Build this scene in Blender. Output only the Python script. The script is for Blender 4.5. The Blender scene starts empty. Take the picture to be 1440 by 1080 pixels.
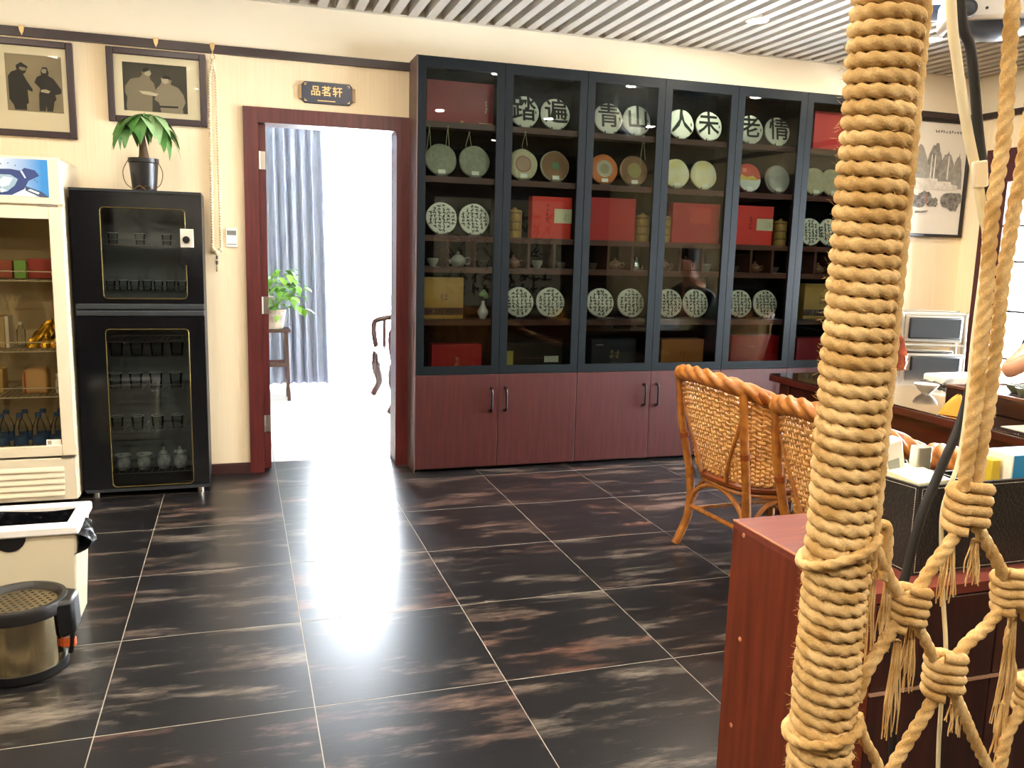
import bpy, math, random
from math import pi, sin, cos, radians as rad
from mathutils import Vector as V, Matrix
random.seed(7)
sc = bpy.context.scene
COL = sc.collection

# ------------------------------------------------------------------ camera
F_PX, YAW, PITCH, ROLL = 1191.1, .3133, .1588, .0268
CAM = V((.4131, -2.4073, 1.3699))
_f = V((sin(YAW)*cos(PITCH), cos(YAW)*cos(PITCH), -sin(PITCH)))
_r = V((cos(YAW), -sin(YAW), 0)); _u = _r.cross(_f)
_r, _u = cos(ROLL)*_r + sin(ROLL)*_u, -sin(ROLL)*_r + cos(ROLL)*_u
cd = bpy.data.cameras.new('camera'); cam = bpy.data.objects.new('camera', cd); COL.objects.link(cam)
cd.sensor_width = 36; cd.lens = F_PX/1440*36; cd.clip_start = .05
m = Matrix((_r, _u, -_f)).transposed().to_4x4(); m.translation = CAM
cam.matrix_world = m
sc.camera = cam
def ray(px, py): return _f + (px-720)/F_PX*_r - (py-540)/F_PX*_u
def aty(px, py, y): d = ray(px, py); return CAM + d*((y-CAM.y)/d.y)
def atx(px, py, x): d = ray(px, py); return CAM + d*((x-CAM.x)/d.x)
def atz(px, py, z): d = ray(px, py); return CAM + d*((z-CAM.z)/d.z)

# ------------------------------------------------------------------ world, sun, exposure
w = bpy.data.worlds.new('world'); sc.world = w; w.use_nodes = True
bg = w.node_tree.nodes['Background']
bg.inputs['Color'].default_value = (.86, .93, 1, 1); bg.inputs['Strength'].default_value = 52
sd = bpy.data.lights.new('sun_offscreen', 'SUN'); sd.energy = 40; sd.angle = rad(1); sd.color = (1, .95, .88)
sun = bpy.data.objects.new('sun_offscreen', sd); COL.objects.link(sun); sun.location = (3, 12, 9)
sun.rotation_euler = V((.12, -.62, -1)).to_track_quat('-Z', 'Y').to_euler()
sc.view_settings.view_transform = 'Standard'; sc.view_settings.look = 'None'
sc.view_settings.gamma = 1; sc.view_settings.use_curve_mapping = False
sc.view_settings.exposure = 0.5
sc.cycles.max_bounces = 10; sc.cycles.diffuse_bounces = 5; sc.cycles.glossy_bounces = 4
sc.cycles.transparent_max_bounces = 48; sc.cycles.caustics_reflective = False; sc.cycles.caustics_refractive = False
sc.cycles.sample_clamp_indirect = 40
sc.cycles.use_denoising = True
LAMP_W = 19.0          # watts of each ceiling downlight, all alike
LAMP_C = '#fff0dc'

# ------------------------------------------------------------------ helpers
def lin(h):
    h = h.lstrip('#'); o = []
    for i in (0, 2, 4):
        c = int(h[i:i+2], 16)/255
        o.append(c/12.92 if c <= .04045 else ((c+.055)/1.055)**2.4)
    return (*o, 1)

class M:
    """collects geometry of one mesh"""
    def __init__(s): s.v = []; s.f = []
    def add(s, vs, fs):
        n = len(s.v); s.v += [tuple(p) for p in vs]; s.f += [tuple(i+n for i in f) for f in fs]; return s
    def box(s, x0, x1, y0, y1, z0, z1):
        return s.add([(x, y, z) for x in (x0, x1) for y in (y0, y1) for z in (z0, z1)],
                     [(0,1,3,2),(4,6,7,5),(0,4,5,1),(2,3,7,6),(0,2,6,4),(1,5,7,3)])
    def hexa(s, bot, top):                       # two quads (ccw from above)
        return s.add(list(bot)+list(top), [(3,2,1,0),(4,5,6,7),(0,1,5,4),(1,2,6,5),(2,3,7,6),(3,0,4,7)])
    def cyl(s, p0, p1, r0, r1=None, n=16, caps=True): return s.tube([p0, p1], [r0, r0 if r1 is None else r1], n, caps=caps)
    def tube(s, path, r, n=8, closed=False, caps=True, lobes=0, period=.05, depth=.2, squash=None):
        P = [V(p) for p in path]; k = len(P)
        if not isinstance(r, (list, tuple)): r = [r]*k
        T = []
        for i in range(k):
            a = P[(i-1) % k] if (closed or i) else P[0]; b = P[(i+1) % k] if (closed or i < k-1) else P[-1]
            t = b-a; T.append(t.normalized() if t.length > 1e-9 else V((0,0,1)))
        nrm = T[0].orthogonal().normalized(); vs = []; L = 0
        for i in range(k):
            if i:
                L += (P[i]-P[i-1]).length
                nrm = (nrm - T[i]*nrm.dot(T[i]))
                nrm = nrm.normalized() if nrm.length > 1e-9 else T[i].orthogonal().normalized()
            bn = T[i].cross(nrm); th = 2*pi*L/period
            for j in range(n):
                a = 2*pi*j/n; rr = r[i]
                if lobes: rr *= (1-depth) + depth*abs(cos(lobes/2*(a-th)))
                vs.append(P[i] + nrm*(rr*cos(a)) + bn*(rr*sin(a)))
        fs = []
        for i in range(k if closed else k-1):
            i2 = (i+1) % k
            for j in range(n):
                j2 = (j+1) % n; fs.append((i*n+j, i*n+j2, i2*n+j2, i2*n+j))
        if caps and not closed: fs += [tuple(range(n))[::-1], tuple((k-1)*n+j for j in range(n))]
        return s.add(vs, fs)
    def lathe(s, prof, c=(0,0,0), n=24, axis='z'):
        vs = []; fs = []; k = len(prof)
        for (r, z) in prof:
            for j in range(n):
                a = 2*pi*j/n; x, y = r*cos(a), r*sin(a)
                p = (x, y, z) if axis == 'z' else ((x, -z, y) if axis == 'y' else (z, x, y))
                vs.append((p[0]+c[0], p[1]+c[1], p[2]+c[2]))
        for i in range(k-1):
            for j in range(n):
                j2 = (j+1) % n; fs.append((i*n+j, i*n+j2, (i+1)*n+j2, (i+1)*n+j))
        if prof[0][0] > 1e-6: fs.append(tuple(range(n))[::-1])
        if prof[-1][0] > 1e-6: fs.append(tuple((k-1)*n+j for j in range(n)))
        return s.add(vs, fs)
    def ball(s, c, r, nu=12, nv=8, sc=(1,1,1)):
        c = V(c); vs = [c+V((0,0,-r*sc[2]))]; fs = []
        for i in range(1, nv):
            t = -pi/2+pi*i/nv
            for j in range(nu):
                a = 2*pi*j/nu; vs.append(c+V((r*cos(t)*cos(a)*sc[0], r*cos(t)*sin(a)*sc[1], r*sin(t)*sc[2])))
        vs.append(c+V((0,0,r*sc[2])))
        for j in range(nu): fs.append((0, 1+(j+1) % nu, 1+j))
        for i in range(nv-2):
            for j in range(nu):
                a = 1+i*nu; fs.append((a+j, a+(j+1) % nu, a+nu+(j+1) % nu, a+nu+j))
        e = 1+(nv-2)*nu; l = len(vs)-1
        for j in range(nu): fs.append((e+j, e+(j+1) % nu, l))
        return s.add(vs, fs)
    def prism(s, poly, o, ux, uy, th):           # polygon in the plane o + a*ux + b*uy, thickness th along ux x uy
        o, ux, uy = V(o), V(ux), V(uy); nn = ux.cross(uy).normalized()
        n = len(poly); a = [o+ux*x+uy*y for x, y in poly]; b = [p+nn*th for p in a]
        return s.add(a+b, [tuple(range(n))[::-1], tuple(range(n, 2*n))]+[(i, (i+1) % n, n+(i+1) % n, n+i) for i in range(n)])
    def grid(s, fn, nu, nv, closed_u=False):
        vs = [fn(i/nu, j/nv) for j in range(nv+1) for i in range(nu+(0 if closed_u else 1))]
        wdt = nu+(0 if closed_u else 1); fs = []
        for j in range(nv):
            for i in range(nu):
                i2 = (i+1) % wdt; fs.append((j*wdt+i, j*wdt+i2, (j+1)*wdt+i2, (j+1)*wdt+i))
        return s.add(vs, fs)
    def xform(s, mat, start=0):
        for i in range(start, len(s.v)): s.v[i] = tuple(mat @ V(s.v[i]))
        return s
    def mesh(s, name, off=(0,0,0), smooth=40):
        me = bpy.data.meshes.new(name)
        me.from_pydata([(a-off[0], b-off[1], c-off[2]) for a, b, c in s.v], [], s.f)
        if smooth:
            me.polygons.foreach_set('use_smooth', [True]*len(me.polygons)); me.set_sharp_from_angle(angle=rad(smooth))
        me.update(); return me

def tagit(o, label=None, cat=None, group=None, kind=None):
    if label: o['label'] = label
    if cat: o['category'] = cat
    if group: o['group'] = group
    if kind: o['kind'] = kind
    return o
def root_loc(p):
    while p.parent: p = p.parent
    return p.location if not p.get('_local') else V((0,0,0))
def thing(name, label, cat, loc, group=None, rotz=0, local=False):
    o = bpy.data.objects.new(name, None); COL.objects.link(o); o.empty_display_size = .05
    o.location = loc; o.rotation_euler = (0, 0, rotz)
    tagit(o, label, cat, group)
    if local or rotz: LOCAL.add(o.name)
    return o
LOCAL = set()
def bev(o, wd, seg=2):
    if wd:
        b = o.modifiers.new('bevel', 'BEVEL'); b.width = wd; b.segments = seg; b.limit_method = 'ANGLE'; b.angle_limit = rad(35)
    return o
def part(parent, name, mb, mat, label=None, kind=None, bevel=0, smooth=40):
    r = parent
    while r.parent: r = r.parent
    off = (0,0,0) if r.name in LOCAL else tuple(r.location)
    me = mb.mesh(name, off, smooth); me.materials.append(mat)
    o = bpy.data.objects.new(name, me); COL.objects.link(o); o.parent = parent
    tagit(o, label, None, None, kind); bev(o, bevel)
    return o
def solo(name, mb, mat, label, cat, group=None, bevel=0, smooth=40, kind=None):   # a thing that is one mesh
    xs = [p[0] for p in mb.v]; ys = [p[1] for p in mb.v]; z = min(p[2] for p in mb.v)
    off = ((min(xs)+max(xs))/2, (min(ys)+max(ys))/2, z)
    me = mb.mesh(name, off, smooth); me.materials.append(mat)
    o = bpy.data.objects.new(name, me); COL.objects.link(o); o.location = off
    tagit(o, label, cat, group, kind); bev(o, bevel); return o
def struct(name, mb, mat, smooth=0):
    me = mb.mesh(name, (0,0,0), smooth); me.materials.append(mat)
    o = bpy.data.objects.new(name, me); COL.objects.link(o); o['kind'] = 'structure'; return o
def copy_tree(o, parent=None):
    c = o.copy(); COL.objects.link(c); c.parent = parent
    if o.name in LOCAL: LOCAL.add(c.name)
    for ch in [x for x in bpy.data.objects if x.parent == o]: copy_tree(ch, c)
    return c
def text_mb(s, size, o, ux, uy, th=.001, bold=.0, spacing=1.0):
    """lettering centred on o, reading along ux, upright along uy"""
    cu = bpy.data.curves.new('txt', 'FONT'); cu.body = s; cu.size = size; cu.align_x = 'CENTER'; cu.align_y = 'CENTER'
    cu.extrude = th/2; cu.offset = bold; cu.resolution_u = 2; cu.space_character = spacing
    ob = bpy.data.objects.new('txt', cu); COL.objects.link(ob)
    dg = bpy.context.evaluated_depsgraph_get(); me = bpy.data.meshes.new_from_object(ob.evaluated_get(dg))
    o, ux, uy = V(o), V(ux), V(uy); nn = ux.cross(uy)
    mb = M(); mb.add([o+ux*p.co.x+uy*p.co.y+nn*p.co.z for p in me.vertices], [tuple(f.vertices) for f in me.polygons])
    bpy.data.objects.remove(ob); bpy.data.curves.remove(cu); bpy.data.meshes.remove(me)
    return mb
def strokes(mb, o, ux, uy, wd, ht, cols, rows, rnd, size=.6, clip=None, th=.0006):
    """columns of small brush marks, as on a written wrapper"""
    cw, rh = wd/cols, ht/rows
    for c in range(cols):
        for r in range(rows):
            cx, cy = -wd/2+cw*(c+.5), ht/2-rh*(r+.5)
            if clip and math.hypot(cx, cy) > clip: continue
            for k in range(4):
                a = rnd.choice((0, pi/2, rnd.uniform(-1, 1), .9, -.9)); l = size*cw*rnd.uniform(.3, .55); t = size*cw*rnd.uniform(.07, .12)
                x = cx+rnd.uniform(-.2, .2)*cw; y = cy+rnd.uniform(-.22, .22)*rh; d = (cos(a), sin(a))
                mb.prism([(x-d[0]*l+d[1]*t, y-d[1]*l-d[0]*t), (x+d[0]*l+d[1]*t*.4, y+d[1]*l-d[0]*t*.4),
                          (x+d[0]*l-d[1]*t*.4, y+d[1]*l+d[0]*t*.4), (x-d[0]*l-d[1]*t, y-d[1]*l+d[0]*t)], o, ux, uy, th)
    return mb
def spline(pts, n=8, closed=False):
    P = [V(p) for p in pts]; k = len(P); out = []
    for i in range(k if closed else k-1):
        g = (lambda j: P[j % k]) if closed else (lambda j: P[max(0, min(k-1, j))])
        a, b, c, d = g(i-1), g(i), g(i+1), g(i+2)
        for s_ in range(n):
            t = s_/n
            out.append(.5*((2*b)+(c-a)*t+(2*a-5*b+4*c-d)*t*t+(3*b-a-3*c+d)*t**3))
    if not closed: out.append(P[-1])
    return out

# ------------------------------------------------------------------ materials
MATS = {}
def mat(name, col='#808080', rough=.5, metal=0, spec=.5, emit=None, es=0, trans=0, alpha=1, coat=0, bump=None, noise=None, ior=1.5):
    """bump=(scale, strength[, stretch xyz]); noise=(scale, colour2, amount[, stretch xyz])"""
    if name in MATS: return MATS[name]
    m = bpy.data.materials.new(name); m.use_nodes = True; nt = m.node_tree; b = nt.nodes['Principled BSDF']
    b.inputs['Base Color'].default_value = lin(col); b.inputs['Roughness'].default_value = rough; b.inputs['Metallic'].default_value = metal
    b.inputs['Specular IOR Level'].default_value = spec; b.inputs['Transmission Weight'].default_value = trans; b.inputs['IOR'].default_value = ior
    b.inputs['Coat Weight'].default_value = coat; b.inputs['Coat Roughness'].default_value = .1
    if emit: b.inputs['Emission Color'].default_value = lin(emit); b.inputs['Emission Strength'].default_value = es
    def nz(scale, st, detail=4):
        tc = nt.nodes.new('ShaderNodeTexCoord'); mp = nt.nodes.new('ShaderNodeMapping'); mp.inputs['Scale'].default_value = st
        n = nt.nodes.new('ShaderNodeTexNoise'); n.inputs['Scale'].default_value = scale; n.inputs['Detail'].default_value = detail
        nt.links.new(tc.outputs['Object'], mp.inputs['Vector']); nt.links.new(mp.outputs['Vector'], n.inputs['Vector']); return n
    if noise:
        n = nz(noise[0], noise[3] if len(noise) > 3 else (1,1,1)); mx = nt.nodes.new('ShaderNodeMix'); mx.data_type = 'RGBA'
        rp = nt.nodes.new('ShaderNodeMapRange'); rp.inputs['From Min'].default_value = .35; rp.inputs['From Max'].default_value = .65
        rp.inputs['To Max'].default_value = noise[2]
        nt.links.new(n.outputs['Fac'], rp.inputs['Value']); nt.links.new(rp.outputs['Result'], mx.inputs['Factor'])
        mx.inputs['A'].default_value = lin(col); mx.inputs['B'].default_value = lin(noise[1])
        nt.links.new(mx.outputs['Result'], b.inputs['Base Color'])
    if bump:
        n = nz(bump[0], bump[2] if len(bump) > 2 else (1,1,1), 3); bp = nt.nodes.new('ShaderNodeBump'); bp.inputs['Strength'].default_value = bump[1]
        bp.inputs['Distance'].default_value = .01
        nt.links.new(n.outputs['Fac'], bp.inputs['Height']); nt.links.new(bp.outputs['Normal'], b.inputs['Normal'])
    MATS[name] = m; return m
def glass(name, tint='#ffffff', ior=1.45, rough=0):
    """a pane: clear with a fresnel sheen"""
    if name in MATS: return MATS[name]
    m = bpy.data.materials.new(name); m.use_nodes = True; nt = m.node_tree; nt.nodes.remove(nt.nodes['Principled BSDF'])
    t = nt.nodes.new('ShaderNodeBsdfTransparent'); t.inputs['Color'].default_value = lin(tint)
    g = nt.nodes.new('ShaderNodeBsdfGlossy'); g.inputs['Roughness'].default_value = rough
    fr = nt.nodes.new('ShaderNodeFresnel'); fr.inputs['IOR'].default_value = ior
    mx = nt.nodes.new('ShaderNodeMixShader')
    nt.links.new(fr.outputs[0], mx.inputs[0]); nt.links.new(t.outputs[0], mx.inputs[1]); nt.links.new(g.outputs[0], mx.inputs[2])
    nt.links.new(mx.outputs[0], nt.nodes['Material Output'].inputs['Surface']); MATS[name] = m; return m
BLACK = mat('black_plastic', '#0c0d10', .35)
WHITE = mat('white_plastic', '#ece9e0', .4)
SHADEWOOD = mat('shaded_dark_wood', '#2b1512', .35, noise=(6, '#3c1d16', 1, (12, 12, 1)))  # brown panels of the low cabinet, the front's shadow put into the colour
MAHOG = mat('mahogany_laminate', '#331311', .38, noise=(5, '#421a16', 1, (14, 14, .8)))
REDFRAME = mat('red_brown_door_wood', '#5a1f1c', .4, noise=(5, '#471613', 1, (14, 14, .8)))
STEEL = mat('brushed_steel', '#b9b3a6', .28, 1, bump=(40, .06, (1, 1, 30)))
CHROME = mat('chrome', '#d8d8d8', .12, 1)
GOLD = mat('gold', '#c9a24a', .3, .9)
INK = mat('black_ink', '#14120f', .7)
PAPER = mat('white_paper', '#f1ece0', .7)
LEAF = mat('leaf_green', '#38682e', .45, noise=(14, '#5c8c42', .8))
SOIL = mat('soil', '#2a1d14', .95)
# ------------------------------------------------------------------ the setting
WY, CZ, XR = 2.77, 2.69, 5.64           # back wall face, underside of ceiling slats, right wall face
XL, YF = -2.4, -4.2                      # left wall, wall behind the photographer
def wallpaper():
    m = mat('cream_wall_panel', '#ead8b6', .55, noise=(4, '#e4d0aa', .8, (40, 40, .6)), bump=(8, .08, (40, 40, .6))); return m
WALL = wallpaper()
# floor
def floor_mat():
    m = bpy.data.materials.new('rust_streaked_dark_tile'); m.use_nodes = True; nt = m.node_tree; b = nt.nodes['Principled BSDF']; N = nt.nodes.new; L = nt.links.new
    geo = N('ShaderNodeNewGeometry'); oi = N('ShaderNodeObjectInfo')
    mul = N('ShaderNodeVectorMath'); mul.operation = 'SCALE'; mul.inputs[0].default_value = (37, 91, 13); L(oi.outputs['Random'], mul.inputs['Scale'])
    ad = N('ShaderNodeVectorMath'); ad.operation = 'ADD'; L(geo.outputs['Position'], ad.inputs[0]); L(mul.outputs[0], ad.inputs[1])
    mp = N('ShaderNodeMapping'); mp.inputs['Scale'].default_value = (2.0, 9, 1); L(ad.outputs[0], mp.inputs['Vector'])
    n1 = N('ShaderNodeTexNoise'); n1.inputs['Scale'].default_value = 1.1; n1.inputs['Detail'].default_value = 7; n1.inputs['Roughness'].default_value = .68; L(mp.outputs[0], n1.inputs['Vector'])
    n2 = N('ShaderNodeTexNoise'); n2.inputs['Scale'].default_value = .8; n2.inputs['Detail'].default_value = 3; L(ad.outputs[0], n2.inputs['Vector'])
    mp3 = N('ShaderNodeMapping'); mp3.inputs['Scale'].default_value = (14, 60, 1); L(ad.outputs[0], mp3.inputs['Vector'])
    n3 = N('ShaderNodeTexNoise'); n3.inputs['Scale'].default_value = 1.5; n3.inputs['Detail'].default_value = 6; L(mp3.outputs[0], n3.inputs['Vector'])
    r1 = N('ShaderNodeMapRange'); r1.inputs['From Min'].default_value = .52; r1.inputs['From Max'].default_value = .65; L(n1.outputs['Fac'], r1.inputs['Value'])
    r3 = N('ShaderNodeMapRange'); r3.inputs['From Min'].default_value = .35; r3.inputs['From Max'].default_value = .6; r3.inputs['To Min'].default_value = .45; L(n3.outputs['Fac'], r3.inputs['Value'])
    mm = N('ShaderNodeMath'); mm.operation = 'MULTIPLY'; L(r1.outputs[0], mm.inputs[0]); L(r3.outputs[0], mm.inputs[1])
    rust = N('ShaderNodeMix'); rust.data_type = 'RGBA'; rust.inputs['A'].default_value = lin('#66493f'); rust.inputs['B'].default_value = lin('#6e675f')
    r2 = N('ShaderNodeMapRange'); r2.inputs['From Min'].default_value = .4; r2.inputs['From Max'].default_value = .6; L(n2.outputs['Fac'], r2.inputs['Value']); L(r2.outputs[0], rust.inputs['Factor'])
    base = N('ShaderNodeMix'); base.data_type = 'RGBA'; base.inputs['A'].default_value = lin('#0f1013'); base.inputs['B'].default_value = lin('#1b1a1c'); L(n3.outputs['Fac'], base.inputs['Factor'])
    mx = N('ShaderNodeMix'); mx.data_type = 'RGBA'; L(mm.outputs[0], mx.inputs['Factor']); L(base.outputs['Result'], mx.inputs['A']); L(rust.outputs['Result'], mx.inputs['B'])
    L(mx.outputs['Result'], b.inputs['Base Color'])
    b.inputs['Roughness'].default_value = FLOOR_ROUGH; b.inputs['Specular IOR Level'].default_value = .35
    bp = N('ShaderNodeBump'); bp.inputs['Strength'].default_value = .05; bp.inputs['Distance'].default_value = .004; L(n3.outputs['Fac'], bp.inputs['Height']); L(bp.outputs[0], b.inputs['Normal'])
    return m
FLOOR_ROUGH = .29
fl = struct('floor', M().box(XL-.1, XR+.1, YF-.1, WY+.18, -.12, -.0007), mat('pale_grout', '#a09a8e', .8))
tm = M().box(-.2984, .2984, -.2978, .2978, -.006, 0).mesh('tile', smooth=0); tm.materials.append(floor_mat())
for i in range(-4, 10):
    for j in range(-7, 5):
        x, y = i*.6+.3, j*.6+.3
        if x-.3 > XR or x+.3 < XL or y+.3 < YF: continue
        t = bpy.data.objects.new('tile', tm); COL.objects.link(t); t.parent = fl; t.location = (x, y, 0)
# walls
DX0, DX1, DZ = .53, 1.335, 2.045         # door opening
b = M().box(XL, DX0, WY, WY+.16, 0, 2.95).box(DX1, XR+.2, WY, WY+.16, 0, 2.95).box(DX0, DX1, WY, WY+.16, DZ, 2.95)
struct('wall_back', b, WALL)
struct('wall_left', M().box(XL-.15, XL, YF-.15, WY+.16, 0, 2.95), WALL)
struct('wall_front', M().box(XL, XR+.2, YF-.15, YF, 0, 2.95), mat('wall_darkened_for_glass', '#2a1c16', .5, noise=(4, '#3a281e', 1, (12, 12, .6))))  # unseen wall; dark finish made up to keep its reflection out of the glass
WN0, WN1, WZ0, WZ1 = -.9, 2.45, .35, 1.93    # window in the right wall
b = M().box(XR, XR+.2, YF, WN0, 0, 2.95).box(XR, XR+.2, WN1, WY, 0, 2.95).box(XR, XR+.2, WN0, WN1, 0, WZ0).box(XR, XR+.2, WN0, WN1, WZ1, 2.95)
struct('wall_right', b, WALL)
UPW = mat('upper_wall_paint', '#e6dac0', .7)
for nm, b_ in (('trim_4', M().box(XL, XR, WY-.002, WY, 2.43, 2.95)), ('trim_5', M().box(XR-.002, XR, YF, WY-.002, 2.43, 2.95))): struct(nm, b_, UPW)
# ceiling: black void with pale metal slats below
ce = struct('ceiling', M().box(XL-.1, XR+.2, YF-.1, WY+.1, CZ+.085, CZ+.25), mat('black_ceiling_void', '#0b0c0e', .8))
SLAT = mat('pale_grey_slat', '#c2bbb0', .5)
sm = M().box(-.027, .027, YF, WY, CZ, CZ+.08).mesh('slat', smooth=0); sm.materials.append(SLAT)
x = XL+.04
k0 = aty(610.4, 31, WY).x - .0275      # a gap starts here
x = k0 - .1035*int((k0-XL)/.1035)
while x < XR:
    s_ = bpy.data.objects.new('slat', sm); COL.objects.link(s_); s_.parent = ce; s_.location = (x, 0, 0); x += .1035
struct('trim_1', M().box(XL, XR, WY-.012, WY, CZ-.006, CZ+.004), mat('ceiling_edge_trim', '#c9c0ad', .5))
# picture rail
RAIL = mat('dark_brown_rail', '#2f2220', .4)
rz0, rz1 = 2.385, 2.43
struct('trim_2', M().box(XL, 1.405, WY-.022, WY, rz0, rz1), RAIL)
struct('trim_3', M().box(4.545, XR, WY-.022, WY, rz0, rz1).box(XR-.022, XR, YF, WY-.022, rz0, rz1), RAIL)
struct('baseboard_back', M().box(XL, .455, WY-.015, WY, 0, .055).box(XL, .455, WY-.011, WY, .055, .062), mat('baseboard_dark', '#3a211d', .4))
struct('baseboard_right', M().box(4.545, XR, WY-.015, WY, 0, .06).box(XR-.015, XR, YF, WY-.015, 0, .06), MATS['baseboard_dark'])
# doorway
d = M().box(.455, .535, WY-.022, WY, 0, 2.118).box(1.325, 1.402, WY-.022, WY, 0, 2.118).box(.535, 1.325, WY-.022, WY, 2.035, 2.118)
door = struct('door_1', d, REDFRAME)
lin_ = M().box(.53, .536, WY, WY+.17, 0, 2.04).box(1.325, 1.335, WY, WY+.17, 0, 2.04).box(.536, 1.325, WY, WY+.17, 2.035, 2.045)
def child(parent, name, mb, mt, bevel=0, kind=None):
    me = mb.mesh(name, (0,0,0), 40); me.materials.append(mt); o = bpy.data.objects.new(name, me); COL.objects.link(o); o.parent = parent; bev(o, bevel)
    if kind: o['kind'] = kind
    return o
child(door, 'lining', lin_, REDFRAME)
leaf = child(door, 'door_leaf', M().box(.537, .577, WY+.03, WY+.82, .012, 2.03), REDFRAME)
for z in (.29, 1.0, 1.83):
    child(leaf, 'hinge', M().box(.537, .575, WY+.022, WY+.031, z-.05, z+.05).cyl((.54, WY+.018, z-.05), (.54, WY+.018, z+.05), .007, n=8), STEEL)
child(leaf, 'lever_handle', M().cyl((.577, WY+.76, 1.0), (.63, WY+.76, 1.0), .01, n=10).tube([(.625, WY+.76, 1.0), (.63, WY+.66, 1.0)], .009, 8), STEEL)
# window in the right wall
FRM = mat('window_frame_dark_red', '#3d1418', .35)
wf = M()
for y0, y1, z0, z1 in ((WN1, WN1+.13, WZ0-.1, WZ1+.23), (WN0-.13, WN0, WZ0-.1, WZ1+.23), (WN0, WN1, WZ1, WZ1+.23), (WN0, WN1, WZ0-.1, WZ0)):
    wf.box(XR-.035, XR+.02, y0, y1, z0, z1)
win = struct('window_1', wf, FRM)
ny = 3
for k in range(1, ny):
    y = WN1+(WN0-WN1)*k/ny; child(win, 'mullion', M().box(XR-.02, XR+.03, y-.03, y+.03, WZ0, WZ1), FRM)
child(win, 'stile', M().box(XR-.012, XR+.03, WN1-.05, WN1, WZ0, WZ1), FRM)
for z in (.68, 1.02, 1.37, 1.62): child(win, 'muntin', M().box(XR-.008, XR+.012, WN0, WN1, z-.008, z+.008), BLACK)
for k in range(ny):
    y0 = WN1+(WN0-WN1)*k/ny; y1 = WN1+(WN0-WN1)*(k+1)/ny
    child(win, 'pane', M().box(XR+.02, XR+.025, min(y0, y1), max(y0, y1), WZ0, WZ1), glass('window_glass'))
# ------------------------------------------------------------------ the bright room beyond the door
WHT = mat('white_plaster', '#efefee', .7)
BX0, BX1, BY1 = -.9, 2.5, 6.45
PALE = mat('pale_stone_tile', '#d9d6d0', .35)
f2 = struct('floor', M().box(BX0, BX1, WY+.16, BY1+.2, -.12, -.004), mat('pale_grout', '#a09a8e', .8))
tm2 = M().box(-.397, .397, -.397, .397, -.006, -.0005).mesh('tile', smooth=0); tm2.materials.append(PALE)
for i in range(5):
    for j in range(5):
        x, y = BX0+.3+.8*i, 3.2+.8*j
        if x > BX1 or y > BY1: continue
        t = bpy.data.objects.new('tile', tm2); COL.objects.link(t); t.parent = f2; t.location = (x, y, 0)
struct('ceiling', M().box(BX0, BX1, WY+.16, BY1+.2, 2.62, 2.72), WHT)
struct('wall_far_left', M().box(BX0-.12, BX0, WY+.16, BY1, 0, 2.62), WHT)
struct('wall_far_right', M().box(BX1, BX1+.12, WY+.16, BY1, 0, 2.62), WHT)
struct('wall_far', M().box(BX0, BX0+.5, BY1, BY1+.15, 0, 2.62).box(BX1-.1, BX1, BY1, BY1+.15, 0, 2.62).box(BX0+.5, BX1-.1, BY1, BY1+.15, 2.5, 2.62), WHT)
ALU = mat('white_aluminium', '#dfe3e8', .4)
w2 = struct('window_2', M().box(BX0+.5, BX1-.1, BY1+.02, BY1+.09, 2.43, 2.5).box(BX0+.5, BX1-.1, BY1+.02, BY1+.09, 0, .05)
            .box(BX0+.5, BX0+.56, BY1+.02, BY1+.09, .05, 2.43).box(BX1-.16, BX1-.1, BY1+.02, BY1+.09, .05, 2.43)
            .box(BX0+.56, BX1-.16, BY1+.02, BY1+.09, 2.2, 2.3), ALU)
for xm in (.62, 1.53): child(w2, 'mullion', M().box(xm-.045, xm+.045, BY1+.03, BY1+.085, .05, 2.2), ALU)
child(w2, 'pull_handle', M().tube([(1.53, BY1+.03, 1.1), (1.53, BY1-.02, 1.13), (1.53, BY1-.02, 1.5), (1.53, BY1+.03, 1.53)], .012, 8), STEEL)
for xa, xb in ((BX0+.56, .575), (.665, 1.485), (1.575, BX1-.16)): child(w2, 'pane', M().box(xa, xb, BY1+.055, BY1+.06, .05, 2.2), glass('window_glass'))
# ------------------------------------------------------------------ ceiling downlights
EMIT = mat('lamp_glow', '#ffffff', .5, emit=LAMP_C, es=LAMP_W/(pi*pi*.045**2))
def downlight(x, y, label, group=None, z=CZ, off=''):
    t = thing('ceiling_downlight'+off, label, 'downlight', (x, y, z-.006), group)
    part(t, 'trim_ring', M().lathe([(.045, z-.004), (.062, z-.006), (.065, z), (.06, z+.02), (.045, z+.02), (.045, z-.004)], (x, y, 0), 24), WHITE)
    part(t, 'lens', M().lathe([(.0001, z-.010), (.03, z-.009), (.045, z-.004)], (x, y, 0), 16), EMIT)
downlight(3.26, 2.03, 'round recessed downlight in the slats nearer the tea cabinet middle')
downlight(4.45, 1.98, 'round recessed downlight in the slats beyond the rope-wrapped post')
# the rows that the cabinet glass mirrors: read back from their reflections, and carried on across the ceiling
for yy in (1.0, -.95, -2.9):
    for xx in (-1.12, .03, 1.18, 2.33, 3.47, 4.62):
        downlight(xx, yy, 'round recessed downlight among the ceiling slats over the open floor', 'downlights over the open floor', off='_offscreen')
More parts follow.
